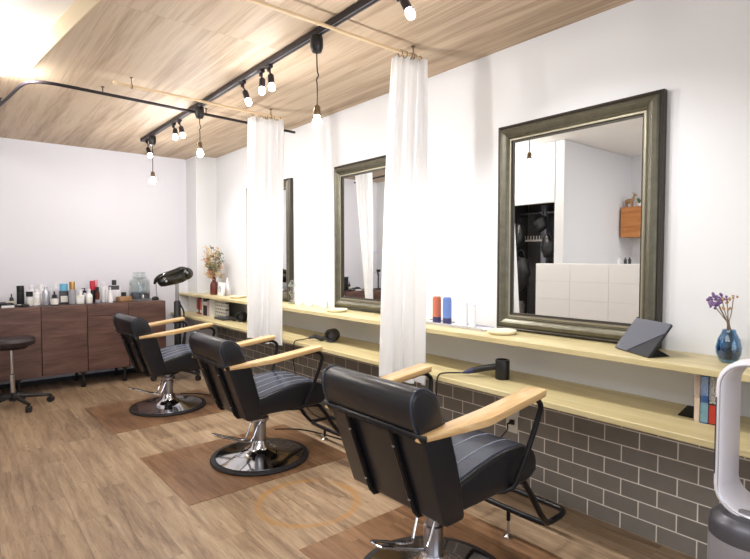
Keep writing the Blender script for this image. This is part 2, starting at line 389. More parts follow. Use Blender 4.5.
# unseen front wall; its window opening is added to let fill light in
fwm = MB().box((XL/2, YF-0.06, 0.15), (-XL+0.24, 0.12, 0.3)).box((XL/2, YF-0.06, 2.53), (-XL+0.24, 0.12, 0.14))
fwm.box((-0.11, YF-0.06, 1.38), (0.46, 0.12, 2.16)).box((-4.06, YF-0.06, 1.38), (0.52, 0.12, 2.16))
struct(fwm, 'wall_front', M['wall'])
wf = MB()
for x in (-3.78, -2.07, -0.36): wf.box((x, YF-0.06, 1.38), (0.05, 0.08, 2.16))
for z in (0.32, 2.44): wf.box((-2.07, YF-0.06, z), (3.46, 0.08, 0.05))
struct(wf, 'added_window_1', M['darkgrey'])  # frame around the added, unseen opening
# pillar in the far right corner
struct(MB().box((-0.118, 5.945, 1.2), (0.236, 0.31, 2.4)), 'wall_pillar', M['wall'])
# rust coloured ring worn into the floor by an older chair base
def floor_ring(m, cx, cy, rad):
    nt = m.node_tree; N = nt.nodes; L = nt.links; b = N['Principled BSDF']; src = b.inputs['Base Color'].links[0].from_socket
    tc = N.new('ShaderNodeTexCoord'); d = N.new('ShaderNodeVectorMath'); d.operation = 'DISTANCE'; d.inputs[1].default_value = (cx, cy, 0.0)
    L.new(tc.outputs['Object'], d.inputs[0])
    s1 = N.new('ShaderNodeMath'); s1.operation = 'SUBTRACT'; L.new(d.outputs['Value'], s1.inputs[0]); s1.inputs[1].default_value = rad
    ab = N.new('ShaderNodeMath'); ab.operation = 'ABSOLUTE'; L.new(s1.outputs[0], ab.inputs[0])
    mr = N.new('ShaderNodeMapRange'); mr.inputs[1].default_value = 0.006; mr.inputs[2].default_value = 0.026; mr.inputs[3].default_value = 0.75; mr.inputs[4].default_value = 0.0; L.new(ab.outputs[0], mr.inputs[0])
    n = N.new('ShaderNodeTexNoise'); n.inputs['Scale'].default_value = 3.0; L.new(tc.outputs['Object'], n.inputs['Vector'])
    nr = N.new('ShaderNodeMapRange'); nr.inputs[1].default_value = 0.40; nr.inputs[2].default_value = 0.6; L.new(n.outputs['Fac'], nr.inputs[0])
    mu = N.new('ShaderNodeMath'); mu.operation = 'MULTIPLY'; L.new(mr.outputs[0], mu.inputs[0]); L.new(nr.outputs[0], mu.inputs[1])
    mx = N.new('ShaderNodeMix'); mx.data_type = 'RGBA'; L.new(mu.outputs[0], mx.inputs[0]); L.new(src, mx.inputs[6]); mx.inputs[7].default_value = (*s2l((172, 124, 62)), 1)
    L.new(mx.outputs[2], b.inputs['Base Color'])
floor_ring(M['floor'], -0.99, 2.25, 0.252)
# closet block on the left, its doorway opening faces the mirrors
blk = MB()
blk.prism([(-4.2, 3.0), (-2.67, 3.0), (-2.67, 3.107), (-2.75, 3.107), (-4.2, 3.107)], 0, 2.5)
blk.prism([(-2.67, 3.95), (-2.67, 6.1), (-2.75, 6.1), (-2.75, 3.95)], 0, 2.5)
blk.box((-2.71, 3.53, 2.18), (0.08, 0.86, 0.64))
struct(blk, 'wall_closet', M['wall'])
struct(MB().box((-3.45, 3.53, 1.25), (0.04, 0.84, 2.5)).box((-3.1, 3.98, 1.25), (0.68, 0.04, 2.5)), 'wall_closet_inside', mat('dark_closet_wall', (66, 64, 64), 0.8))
# ceilings: dropped wooden part with a raised white part at the left
wood_poly = [(0, -2.6), (-1.62, -2.6), (-1.62, 0.3), (-1.84, 2.60), (-1.997, 3.99), (-4.2, 3.99), (-4.2, 6.1), (0, 6.1)]
struct(MB().prism(wood_poly, 2.40, 2.56), 'ceiling', M['ceil_wood'])
struct(MB().box((-3.0, 0.6, 2.53), (3.0, 7.0, 0.05)), 'ceiling_raised', M['ceil_white'])
fa = MB()
for (a, b) in (((-1.62, -2.6), (-1.62, 0.3)), ((-1.62, 0.3), (-1.84, 2.60)), ((-1.84, 2.60), (-1.997, 3.99)), ((-1.997, 3.99), (-4.2, 3.99))):
    dx, dy = b[0]-a[0], b[1]-a[1]; l = sqrt(dx*dx+dy*dy); nx, ny = -dy/l*0.006, dx/l*0.006
    fa.prism([(a[0], a[1]), (b[0], b[1]), (b[0]+nx, b[1]+ny), (a[0]+nx, a[1]+ny)], 2.398, 2.51)
struct(fa, 'trim_1', M['fascia'])
# tiles under the counter
struct(MB().box((-0.004, (YB-0.31+YF)/2, 0.305), (0.008, YB-0.31-YF, 0.61)), 'wall_right_tiles', M['tile'])
struct(MB().box((XL/2, YB-0.006, 0.02), (-XL-0.3, 0.012, 0.04)), 'baseboard_back', M['baseboard'])

# ------------------------------------------------------------------ shelves
sh = MB().prism([(-0.31, -0.6), (-0.002, -0.6), (-0.002, 5.79), (-0.24, 5.79), (-0.24, 6.09), (-0.345, 6.09), (-0.31, 5.3)], 0.832, 0.858, bevel=0.002, seg=1)
tag(sh.build('wall_shelf', M['shelf']), 'long pale wood upper shelf running under the framed mirrors', 'shelf')
ct = MB().prism([(-0.42, -0.6), (-0.002, -0.6), (-0.002, 5.79), (-0.24, 5.79), (-0.24, 6.09), (-0.44, 6.09), (-0.42, 5.3)], 0.610, 0.635, bevel=0.002, seg=1)
tag(ct.build('counter', M['shelf']), 'long pale wood lower counter on top of the grey tiles', 'counter')

# ------------------------------------------------------------------ mirrors
FRAME_PROF = [(0.0, 0.004, 'd'), (0.0, 0.034, 'd'), (0.010, 0.040, 'd'), (0.016, 0.036, 'f'), (0.024, 0.046, 'f'), (0.040, 0.052, 'f'), (0.054, 0.046, 'f'), (0.062, 0.038, 'f'),
              (0.066, 0.040, 'f'), (0.074, 0.030, 'f'), (0.078, 0.031, 'l'), (0.083, 0.030, 'l'), (0.086, 0.020, 'd'), (0.094, 0.018, 'd'), (0.095, 0.012, 'd')]
def frame_mesh(y0, y1, z0, z1, prof):
    mb = MB(); rings = []
    for d, h in prof:
        rings.append([mb.bm.verts.new((-h, y, z)) for y, z in ((y0+d, z0+d), (y1-d, z0+d), (y1-d, z1-d), (y0+d, z1-d))])
    for a, b in zip(rings, rings[1:]):
        for k in range(4): mb.bm.faces.new((a[k], a[(k+1) % 4], b[(k+1) % 4], b[k]))
    return mb
def wall_mirror(y0, y1, label):
    z0, z1 = 0.862, 1.968
    t = thing('wall_mirror', label, 'mirror', (0, (y0+y1)/2, z0), 0, 'framed mirrors on the white wall')
    a = (y1-y0)/2
    fo = frame_mesh(-a, a, 0, z1-z0, [(d, h) for d, h, c in FRAME_PROF[3:10]]).build('frame', M['frame'], t, angle=25)
    frame_mesh(-a, a, 0, z1-z0, [(d, h) for d, h, c in FRAME_PROF[0:4]]).build('outer_lip', M['frame_dark'], fo, angle=25)
    frame_mesh(-a, a, 0, z1-z0, [(d, h) for d, h, c in FRAME_PROF[9:12]]).build('bead', M['frame_light'], fo, angle=25)
    frame_mesh(-a, a, 0, z1-z0, [(d, h) for d, h, c in FRAME_PROF[11:]]).build('inner_lip', M['frame_dark'], fo, angle=25)
    MB().box((-0.010, 0, (z1-z0)/2), (0.006, 2*a-0.186, z1-z0-0.186)).build('mirror_glass', M['mirror'], t)
    MB().box((-0.0035, 0, (z1-z0)/2), (0.005, 2*a-0.02, z1-z0-0.02)).build('backing', M['frame_dark'], t)
    return t
wall_mirror(0.945, 1.803, 'large bronze framed mirror nearest the camera, behind the tablet')
wall_mirror(2.525, 3.383, 'bronze framed mirror in the middle, partly behind the nearer white curtain')
wall_mirror(4.065, 4.95, 'dark framed mirror farthest away, mostly hidden by the farther white curtain')

# ------------------------------------------------------------------ floor mats
def floor_mat(x0, x1, y0, y1, label, rz):
    tag(MB().box((0, 0, 0.0014), (x1-x0, y1-y0, 0.0022)).build('floor_mat', M['mat'], None, ((x0+x1)/2, (y0+y1)/2, 0), rot=(0, 0, rz)), label, 'mat', 'floor mats under the chairs')
floor_mat(-1.54, -0.55, 4.02, 4.86, 'dark brown floor mat under the styling chair farthest away', 0.03)
floor_mat(-1.49, -0.46, 2.60, 3.42, 'dark brown floor mat under the middle styling chair', 0.02)
floor_mat(-1.25, -0.45, 1.02, 1.90, 'dark brown floor mat under the styling chair nearest the camera', 0.02)

# ------------------------------------------------------------------ styling chair
def arm_z(x): return 0.665 + (x+0.325)*(0.067/0.587)
def make_chair():
    t = thing('styling_chair', '', 'chair', (0, 0, 0), 0, 'styling chairs facing the mirrors')
    b = MB().lathe([(0.0, 0.003), (0.300, 0.003), (0.303, 0.010), (0.298, 0.018), (0.272, 0.021), (0.270, 0.014), (0, 0.014)], seg=64).build('base_rim', M['rubber'], t)
    MB().lathe([(0.271, 0.013), (0.269, 0.022), (0.24, 0.025), (0.18, 0.031), (0.12, 0.040), (0.085, 0.052), (0.062, 0.075), (0.052, 0.105), (0.047, 0.115), (0.0, 0.116)], seg=64).build('base', M['chrome'], t)
    c = MB().lathe([(0.039, 0.11), (0.039, 0.225), (0.036, 0.228), (0.031, 0.229), (0.031, 0.34), (0, 0.34)], seg=32).build('column', M['steel'], t)
    # everything below rides on the column
    mech = MB().box((0.02, 0, 0.330), (0.24, 0.18, 0.03), bevel=0.006).box((0.02, 0, 0.31), (0.10, 0.10, 0.03), bevel=0.004).build('seat_plate', M['blackmetal'], t)
    seat_prof = [(-0.17, 0.347), (-0.17, 0.435), (-0.10, 0.448), (0.0, 0.472), (0.10, 0.490), (0.20, 0.496), (0.28, 0.488), (0.335, 0.462), (0.354, 0.42), (0.350, 0.365), (0.31, 0.345)]
    seat = MB().prism(round_poly(seat_prof, 0.02, 3), -0.222, 0.222, 'Y', bevel=0.014, seg=3).build('seat', M['vinyl'], t)
    top_ = [(-0.13, 0.4475), (-0.06, 0.462), (0.0, 0.4765), (0.10, 0.4945), (0.20, 0.5005), (0.28, 0.4915), (0.328, 0.468)]
    MB().prism(top_+[(x, z-0.012) for x, z in reversed(top_)], -0.205, 0.205, 'Y', bevel=0.003, seg=1).build('seat_pad', M['vinyl_seat'], seat)
    line = [(-0.12, 0.4495), (-0.05, 0.464), (0.0, 0.4765), (0.10, 0.4945), (0.20, 0.5005), (0.28, 0.4915), (0.326, 0.469)]
    for y in (-0.135, -0.045, 0.045, 0.135):
        MB().tube([(x, y, z+0.0006) for x, z in line], 0.0024, seg=6, smooth=1).build('seam', M['seam'], seat)
    for y in (-0.2165, 0.2165):
        MB().tube([(x, y, z-0.006) for x, z in line+[(0.351, 0.425), (0.349, 0.38)]], 0.0045, seg=6, smooth=1).build('piping', M['seam'] if y > 9 else M['vinyl'], seat)
    # lower back shell with side wings
    back = [(-0.200, 0.334), (-0.300, 0.62), (-0.312, 0.652), (-0.175, 0.652), (-0.150, 0.56), (-0.120, 0.45), (-0.10, 0.334)]
    bk = MB().prism(round_poly(back, 0.02, 3), -0.240, 0.240, 'Y', bevel=0.012, seg=3).build('backrest', M['vinyl'], t)
    for y in (-0.241, 0.241):
        MB().tube([(-0.183, y*0.985, 0.640), (-0.155, y*0.985, 0.56), (-0.125, y*0.985, 0.45), (-0.118, y*0.985, 0.38)], 0.004, seg=6).build('piping', M['vinyl'], bk)
    head = [(-0.312, 0.655), (-0.336, 0.69), (-0.352, 0.74), (-0.352, 0.785), (-0.330, 0.806), (-0.295, 0.808), (-0.252, 0.785), (-0.216, 0.735), (-0.193, 0.655)]
    hd = MB().prism(round_poly(head, 0.03, 3), -0.239, 0.239, 'Y', bevel=0.014, seg=3).build('headrest', M['vinyl'], t)
    hp = round_poly(head[1:-1], 0.03, 3)
    for y in (-0.232, 0.232):
        MB().tube([(x*1.0, y, z) for x, z in [(-0.322, 0.665)]+hp[4:-4]+[(-0.198, 0.668)]], 0.0048, seg=6).build('piping', M['vinyl_seat'], hd)
    # rear frame
    fr = MB().tube([(-0.318, -0.268, 0.660), (-0.326, -0.255, 0.660), (-0.328, 0, 0.661), (-0.326, 0.255, 0.660), (-0.318, 0.268, 0.660)], 0.012, seg=8, flat=(1, 0.5))
    fr.build('back_rail', M['blackmetal'], t)
    for y in (-0.115, 0.115):
        ub = MB().tube([(-0.326, y, 0.655), (-0.315, y, 0.625), (-0.216, y, 0.355), (-0.200, y, 0.335), (-0.16, y, 0.333), (0.0, y*0.8, 0.336)], 0.013, seg=8, flat=(0.7, 0.9)).build('back_bar', M['blackmetal'], t)
        for zz in (0.60, 0.40):
            xx = -0.216-(zz-0.355)*(0.099/0.27)-0.008
            MB().lathe([(0.006, 0), (0.0055, 0.004), (0, 0.005)], (xx, y, zz), (-1, 0, 0.35), seg=10).build('bolt', M['steel'], ub)
    # armrests
    for s in (-1, 1):
        out = [(-0.332, 0.224), (-0.332, 0.256), (-0.20, 0.290), (-0.08, 0.325), (0.262, 0.322), (0.252, 0.243), (-0.02, 0.243), (-0.20, 0.228)]
        out = [(x, y*s) for x, y in out]
        mb = MB().prism(round_poly(out, 0.012, 3), 0, 0.027, bevel=0.005, seg=2)
        for v in mb.bm.verts:
            thin = 0.6 + 0.4*min(1, max(0, (v.co.x+0.345)/0.2))
            v.co.z = arm_z(v.co.x) + (v.co.z-0.027)*thin
        mb.build('armrest', M['arm'], t)
        MB().tube([(0.16, 0.283*s, arm_z(0.16)-0.033), (0.235, 0.283*s, arm_z(0.235)-0.033), (0.278, 0.283*s, 0.672), (0.285, 0.281*s, 0.640), (0.198, 0.243*s, 0.385), (0.175, 0.225*s, 0.345), (0.10, 0.16*s, 0.338)], 0.0105, seg=10, smooth=1).build('arm_support', M['blackmetal'], t)
    for s in (-1, 1): MB().box((0.175, 0.283*s, arm_z(0.175)-0.0265), (0.08, 0.03, 0.004)).build('arm_bracket', M['blackmetal'], t)
    # footrest
    fr = MB()
    loop = [(0.49, -0.15, 0.092), (0.49, 0.15, 0.092), (0.505, 0.178, 0.092), (0.53, 0.185, 0.092), (0.62, 0.185, 0.094), (0.655, 0.172, 0.096), (0.665, 0.15, 0.096),
            (0.665, -0.15, 0.096), (0.655, -0.172, 0.096), (0.62, -0.185, 0.094), (0.53, -0.185, 0.092), (0.505, -0.178, 0.092)]
    fr.tube(loop, 0.0125, seg=10, closed=True, smooth=1)
    for s in (-1, 1):
        fr.tube([(0.20, 0.15*s, 0.335), (0.30, 0.182*s, 0.335), (0.335, 0.185*s, 0.315), (0.48, 0.186*s, 0.105), (0.53, 0.185*s, 0.092)], 0.0125, seg=10, smooth=1)
    f = fr.build('footrest', M['blackmetal'], t)
    MB().lathe([(0, 0.095), (0.009, 0.095), (0.009, 0.040), (0, 0.040)], (0.49, 0.0, 0), seg=10).build('foot_stem', M['blackmetal'], f)
    MB().lathe([(0.0, 0.014), (0.022, 0.014), (0.022, 0.021), (0.008, 0.030), (0.006, 0.093), (0, 0.093)], (0.49, 0.0, 0), seg=20).build('foot_pad', M['chrome'], f)
    # pump lever: a bent U of chrome rod
    MB().tube([(0.035, -0.045, 0.262), (-0.03, -0.045, 0.255), (-0.075, -0.045, 0.150), (-0.10, -0.045, 0.140), (-0.30, -0.045, 0.225), (-0.312, -0.03, 0.230), (-0.312, 0.0, 0.230), (-0.30, 0.015, 0.225),
               (-0.10, 0.015, 0.140), (-0.075, 0.035, 0.150), (-0.03, 0.045, 0.255), (0.035, 0.045, 0.262)], 0.0055, seg=8, smooth=1).build('pump_lever', M['chrome'], t)
    MB().lathe([(0.055, 0.252), (0.055, 0.272), (0.03, 0.275), (0, 0.275)], seg=24).build('collar', M['steel'], t)
    return t
chair0 = make_chair()
STATIC = ('base', 'base_rim', 'column')
def place_chair(x, y, deg, dz, label, first=False):
    t = chair0 if first else copy_tree(chair0)
    t.location = (x, y, 0.003); t.rotation_euler = (0, 0, radians(deg)); t['label'] = label
    for ch in t.children:
        if ch.name.split('.')[0] not in STATIC: ch.location.z = dz
    return t
place_chair(-0.907, 2.949, 0.5, -0.015, 'black styling chair with oak armrests, the middle one of the row')
place_chair(-0.991, 4.456, 3.4, -0.015, 'black styling chair with oak armrests farthest away, beside the walnut cabinets')
place_chair(-0.971, 1.375, 1.2, 0.037, 'black styling chair with oak armrests nearest the camera, seen from behind', first=True)
# the near chair stands a little higher: longer foot stem reaches the floor
for ch in chair0.children:
    if ch.name.startswith('footrest'):
        for g in ch.children:
            if g.name.startswith('foot_pad'): g.location.z = -0.052

# ------------------------------------------------------------------ walnut cabinets along the back wall
def cabinet(x0, x1, drawer, label, legs):
    t = thing('walnut_cabinet', label, 'cabinet', ((x0+x1)/2, 5.64, 0), 0, 'walnut cabinets along the back wall')
    wd = x1-x0; z0, z1 = 0.155, 0.806
    MB().box((0, 0.23, (z0+z1)/2), (wd-0.001, 0.43, z1-z0-0.002), bevel=0.001, seg=1).build('body', M['walnut'], t)
    zt = z1-0.002
    if drawer:
        MB().box((0, 0.006, zt-0.056), (wd-0.006, 0.018, 0.112), bevel=0.0015, seg=1).build('drawer', M['walnut'], t); zt -= 0.119
    MB().box((0, 0.006, (z0+zt)/2), (wd-0.006, 0.018, zt-z0), bevel=0.0015, seg=1).build('door', M['walnut'], t)
    for lx in legs:
        for yy in (0.06, 0.41):
            MB().lathe([(0.022, 0.0), (0.022, 0.008), (0.013, 0.015), (0.013, 0.135), (0.03, 0.14), (0.03, 0.156), (0, 0.156)], (lx, yy, 0), seg=12).build('leg', M['black'], t)
    return t
cabinet(-2.62, -2.135, False, 'walnut cabinet at the far left end of the row, only seen in the middle mirror', (-0.2,))
cabinet(-2.135, -1.750, False, 'leftmost walnut cabinet in direct view, right behind the round stool', (0.01,))
cabinet(-1.750, -1.372, False, 'walnut cabinet with one tall door, second from the left', (0.155,))
cabinet(-1.372, -1.000, True, 'walnut cabinet with a drawer above its door', (0.155,))
cabinet(-1.000, -0.632, False, 'walnut cabinet at the right end under the glass drink jar', (0.15,))

# ------------------------------------------------------------------ bottles on the cabinets
ZT = 0.807
def pxx(px, y=5.80):     # world x on the cabinet top for a photo column, at depth y (layout helper)
    a = (px-375)/519.0
    d = (sin(YAW)*cos(PITCH) + cos(YAW)*a, cos(YAW)*cos(PITCH) - sin(YAW)*a)
    return -2.387 + y*d[0]/d[1]
def pxz(py, px, y=5.80):
    a = (px-375)/519.0; v = (279.5-py)/519.0
    up = Vector((-sin(YAW)*sin(PITCH), -cos(YAW)*sin(PITCH), cos(PITCH)))
    d = fw + Vector((cos(YAW), -sin(YAW), 0))*a + up*v
    return 1.25 + y*d.z/d.y
def prod(name, label, cat, px, y, wpx, top, body_mat, cap_mat=None, cap_h=0.25, cap_w=0.6, shoulder=0.12, label_mat=None, neck=0.5, seg=20, cap_shape='cyl', square=False, lab=(0.15, 0.6), group='hair products on the walnut cabinets'):
    x = pxx(px, y); h = pxz(top, px, y)-ZT; r = wpx*0.0098*y/5.8/2
    t = thing(name, label, cat, (x, y, ZT+0.0005), random.uniform(-0.3, 0.3), group)
    hb = h*(1-cap_h) if cap_mat else h
    sg = 4 if square else seg
    nr = r*neck
    prof = [(0, 0), (r*0.96, 0), (r, h*0.02), (r, hb*(1-shoulder)), (r*0.9, hb*(1-shoulder*0.6)), (nr, hb*0.985), (nr, hb), (0, hb)]
    if square:
        mb = MB().box((0, 0, hb*(1-shoulder)/2), (2*r, 1.3*r, hb*(1-shoulder)), bevel=r*0.12)
        mb.lathe([(nr, hb*(1-shoulder)-0.002), (nr*0.9, hb), (0, hb)], seg=16)
    else: mb = MB().lathe(prof, seg=sg)
    mb.build('body', body_mat, t)
    if label_mat:
        if square: MB().box((0, -0.65*r-0.0006, hb*(lab[0]+lab[1])/2), (1.6*r, 0.001, hb*(lab[1]-lab[0]))).build('label', label_mat, t)
        else: MB().lathe([(r*1.015, hb*lab[0]), (r*1.015, hb*lab[1])], seg=sg).build('label', label_mat, t)
    if cap_mat:
        cr = r*cap_w
        if cap_shape == 'cone': pr = [(0, hb*0.98), (cr, hb*0.98), (cr*0.9, hb+(h-hb)*0.35), (cr*0.35, hb+(h-hb)*0.55), (cr*0.3, h), (0, h)]
        elif cap_shape == 'pump':
            pr = [(0, hb*0.98), (cr, hb*0.98), (cr, hb+(h-hb)*0.4), (cr*0.3, hb+(h-hb)*0.45), (cr*0.3, h*0.97), (0, h*0.97)]
        else: pr = [(0, hb*0.98), (cr, hb*0.98), (cr, h*0.985), (cr*0.93, h), (0, h)]
        mc = MB().lathe(pr, seg=16)
        if cap_shape == 'pump': mc.box((-cr*0.5, 0, h*0.975), (cr*2.2, cr*0.7, (h-hb)*0.16), bevel=0.001, seg=1)
        mc.build('cap', cap_mat, t)
    return t
P = prod
P('dropper_bottle', 'small cream bottle with pointed black cap beside tall black can', 'bottle', 11, 5.84, 4.6, 293.8, M['creamlabel'], M['black'], 0.55, 0.8, cap_shape='cone')
P('spray_can', 'tall plain black spray can at the left of the cabinet top', 'can', 20, 5.82, 6.2, 285.7, M['black'], M['blackmetal'], 0.3, 0.98, shoulder=0.02, neck=0.95)
P('bottle', 'clear bottle with a wide black cap right of the black can', 'bottle', 29, 5.82, 5.2, 291.7, M['softwhite'], M['black'], 0.33, 1.1, label_mat=M['label'])
P('bottle', 'pale white bottle behind the black capped clear bottle', 'bottle', 31, 5.96, 6, 285, M['white'], M['softwhite'], 0.2, 0.6)
P('pump_bottle', 'wide white bottle between the black cap bottle and silver bottle', 'bottle', 36, 5.84, 7.2, 289.8, M['white'], M['softwhite'], 0.16, 0.5, label_mat=M['label'])
P('bottle', 'plain white bottle at the back, left of the silver bottle', 'bottle', 40.5, 5.97, 5.6, 284.5, M['white'], M['white'], 0.2, 0.6)
P('bottle', 'tapered silver bottle with slim neck', 'bottle', 45.5, 5.80, 6.6, 287, M['silver'], M['silver'], 0.13, 0.45, shoulder=0.3, neck=0.5)
P('dropper_bottle', 'short bottle with white label and pointed black cap in the middle', 'bottle', 54, 5.76, 6.4, 291.5, M['darkgrey'], M['black'], 0.42, 0.7, label_mat=M['label'], cap_shape='cone', lab=(0.1, 0.85))
P('pump_bottle', 'tall white pump bottle standing behind the others', 'bottle', 55.5, 5.97, 6.5, 281.7, M['softwhite'], M['white'], 0.25, 0.4, cap_shape='pump')
P('square_bottle', 'dark square bottle with sky blue top', 'bottle', 63.5, 5.84, 7.6, 283.7, M['darkgrey'], M['sky'], 0.33, 0.95, label_mat=M['label'], square=True, shoulder=0.04)
P('spray_can', 'silver spray can with gold cap', 'can', 72, 5.78, 6.4, 281.7, M['silver'], M['gold'], 0.33, 0.8, shoulder=0.06)
P('square_bottle', 'small clear square bottle with pale label right of the gold capped can', 'bottle', 80, 5.77, 6.6, 290.2, M['label'], M['softwhite'], 0.28, 0.45, label_mat=M['white'], square=True)
P('pump_bottle', 'clear bottle with flared black pump', 'bottle', 84.3, 5.88, 5.4, 288, M['silver'], M['black'], 0.3, 0.6, cap_shape='pump')
P('bottle', 'little white bottle left of the red cap bottle', 'bottle', 88.8, 5.77, 6, 289, M['white'], M['softwhite'], 0.3, 0.45, label_mat=M['label'], shoulder=0.25)
P('bottle', 'black bottle with bright red cap', 'bottle', 92.2, 5.88, 5.4, 280.8, M['blackbook'], M['red'], 0.42, 0.92, shoulder=0.05)
P('bottle', 'white bottle with pink top behind the dark red bottle', 'bottle', 95.8, 5.97, 4.6, 279.8, M['softwhite'], M['pink'], 0.35, 0.8)
P('bottle', 'slim dark red bottle beside the red cap bottle', 'bottle', 97, 5.84, 4.4, 287, M['brownglass'], M['black'], 0.3, 0.8, shoulder=0.05)
P('jar', 'low grey jar in front of the dark red bottle', 'jar', 97.8, 5.74, 5.6, 299.6, M['grey'], M['silver'], 0.4, 1.0, shoulder=0.05)
P('tube', 'slim white tube left of the white cone bottles', 'bottle', 103.4, 5.84, 4.2, 282.5, M['white'], M['softwhite'], 0.18, 0.7, shoulder=0.1)
P('tube', 'white cone shaped bottle in front of the black cap flask', 'bottle', 110, 5.74, 4.6, 287, M['white'], M['softwhite'], 0.2, 0.35, shoulder=0.75, neck=0.4)
P('bottle', 'clear slim bottle just left of the white cone bottle', 'bottle', 106.7, 5.80, 3.8, 285.5, M['softwhite'], M['white'], 0.2, 0.6)
P('square_bottle', 'broad flask with dark shoulders and black cap', 'bottle', 114, 5.90, 12.5, 280, M['softwhite'], M['black'], 0.24, 0.36, square=True, shoulder=0.05, label_mat=M['darkgrey'], lab=(0.72, 0.98))
t = P('jar', 'amber brown jar with small black lid left of the glass drink jar', 'jar', 123.5, 5.80, 13.5, 292.2, M['amber'], M['black'], 0.42, 0.36, shoulder=0.06, square=True)
# flat things at the left
t = thing('hair_clipper', 'black hair clipper lying at the left end of the cabinet top', 'clipper', (pxx(4, 5.76), 5.76, ZT+0.001), 0.2)
MB().box((0, 0, 0.02), (0.14, 0.045, 0.038), bevel=0.015, seg=3).box((-0.02, 0, 0.032), (0.06, 0.05, 0.035), bevel=0.012).build('body', M['black'], t)
MB().box((0.078, 0, 0.018), (0.02, 0.04, 0.022), bevel=0.002, seg=1).build('blade', M['steel'], t)
t = tag(MB().box((0, 0, 0.010), (0.095, 0.04, 0.02), bevel=0.004).build('soap_box', M['white'], None, (pxx(7, 5.70), 5.70, ZT+0.0005)), 'small flat white box at the front left of the cabinet top', 'box')
t = thing('hair_brush', 'black hair brush lying flat in front of the tall black can', 'brush', (pxx(24, 5.72), 5.72, ZT+0.001), 0.1)
MB().box((0, 0, 0.012), (0.07, 0.045, 0.022), bevel=0.009, seg=3).build('brush_head', M['black'], t)
MB().tube([(-0.03, 0, 0.012), (-0.075, 0, 0.012), (-0.11, 0, 0.010)], [0.009, 0.008, 0.010], seg=10).build('handle', M['black'], t)
MB().box((-0.045, -0.012, 0.022), (0.028, 0.016, 0.006)).build('tag', M['label'], t)
# glass drink jar
t = thing('drink_dispenser', 'clear glass drink jar with lid and tap at the right end of the cabinets', 'jar', (pxx(139.5, 5.84), 5.84, ZT+0.001), 0)
MB().lathe([(0.0, 0.0), (0.085, 0.0), (0.100, 0.012), (0.104, 0.05), (0.104, 0.19), (0.096, 0.215), (0.070, 0.232), (0.066, 0.245), (0.062, 0.245), (0.066, 0.230), (0.092, 0.212), (0.100, 0.188), (0.100, 0.05), (0.094, 0.018), (0.0, 0.012)], seg=40).build('jar_body', M['glass'], t)
MB().lathe([(0.0, 0.243), (0.070, 0.243), (0.070, 0.258), (0.060, 0.264), (0.058, 0.290), (0.064, 0.294), (0.064, 0.300), (0.0, 0.300)], seg=32).build('lid', M['glass'], t)
MB().lathe([(0.0, 0.02), (0.092, 0.02), (0.097, 0.05), (0.097, 0.085), (0.0, 0.085)], seg=32).build('filling', mat('dark_filling', (96, 104, 124), 0.5, var=0.5, vscale=60), t)
tp = MB().lathe([(0.010, 0), (0.010, 0.03), (0, 0.03)], (0, -0.10, 0.035), (0, -1, 0), seg=12).build('tap', M['steel'], t)
MB().box((0, -0.125, 0.052), (0.012, 0.012, 0.03), bevel=0.003).build('tap_lever', M['white'], tp)
t = tag(MB().lathe([(0, 0), (0.022, 0), (0.026, 0.012), (0.020, 0.030), (0.008, 0.038), (0, 0.038)], seg=16, sx=1.5).build('hair_clip', M['black'], None, (pxx(155, 5.8), 5.8, ZT+0.0005)), 'small dark hair clip right of the glass drink jar', 'clip')
# ring light beyond the picture edge, seen in the middle mirror
t = thing('ring_light', 'round ring light on a black stand, seen in the middle mirror', 'lamp', (-2.45, 5.80, ZT), 0.6)
MB().lathe([(0.06, 0), (0.06, 0.012), (0.01, 0.02), (0.008, 0.22), (0, 0.22)], seg=20).build('stand', M['black'], t)
MB().tube([(0.165*cos(a*pi/18), 0, 0.39+0.165*sin(a*pi/18)) for a in range(36)], 0.011, closed=True, seg=8).build('ring', mat('ring_diffuser', (214, 214, 232), 0.4), t)
MB().box((0, -0.02, 0.27), (0.06, 0.02, 0.035), bevel=0.004).tube([(0, 0, 0.2), (0.012, -0.02, 0.24), (-0.008, -0.01, 0.27)], 0.012).build('phone_holder', M['black'], t)

# ------------------------------------------------------------------ round stool
t = thing('stool', 'round dark brown stool on casters at the left edge', 'stool', (-2.005, 5.27, 0), 0.55)
MB().lathe([(0.0, 0.515), (0.12, 0.515), (0.165, 0.530), (0.172, 0.560), (0.160, 0.585), (0.10, 0.592), (0.0, 0.590)], seg=40).build('seat', M['stoolvinyl'], t)
MB().lathe([(0.0, 0.495), (0.10, 0.495), (0.13, 0.516), (0, 0.516)], seg=32).build('seat_plate', M['black'], t)
MB().lathe([(0.013, 0.12), (0.013, 0.50), (0, 0.50)], seg=16).lathe([(0.019, 0.11), (0.019, 0.28), (0.013, 0.285)], seg=16).build('gas_lift', M['chrome'], t)
MB().lathe([(0.0, 0.06), (0.032, 0.06), (0.03, 0.125), (0.02, 0.13), (0, 0.13)], seg=20).build('hub', M['black'], t)
for k in range(5):
    a = 2*pi*k/5 - 0.55
    l = MB().tube([(0.02*cos(a), 0.02*sin(a), 0.10), (0.15*cos(a), 0.15*sin(a), 0.082), (0.275*cos(a), 0.275*sin(a), 0.066)], [0.020, 0.017, 0.013], seg=8).build('base_leg', M['black'], t)
    cx, cy = 0.27*cos(a), 0.27*sin(a)
    MB().lathe([(0.0, -0.022), (0.022, -0.022), (0.026, -0.018), (0.026, -0.005), (0.012, -0.004), (0.012, 0.004), (0.026, 0.005), (0.026, 0.018), (0.022, 0.022), (0, 0.022)], (cx, cy, 0.027), (cos(a+1), sin(a+1), 0), seg=18).box((cx, cy, 0.058), (0.02, 0.02, 0.02), bevel=0.004).build('caster', M['rubber'], l)

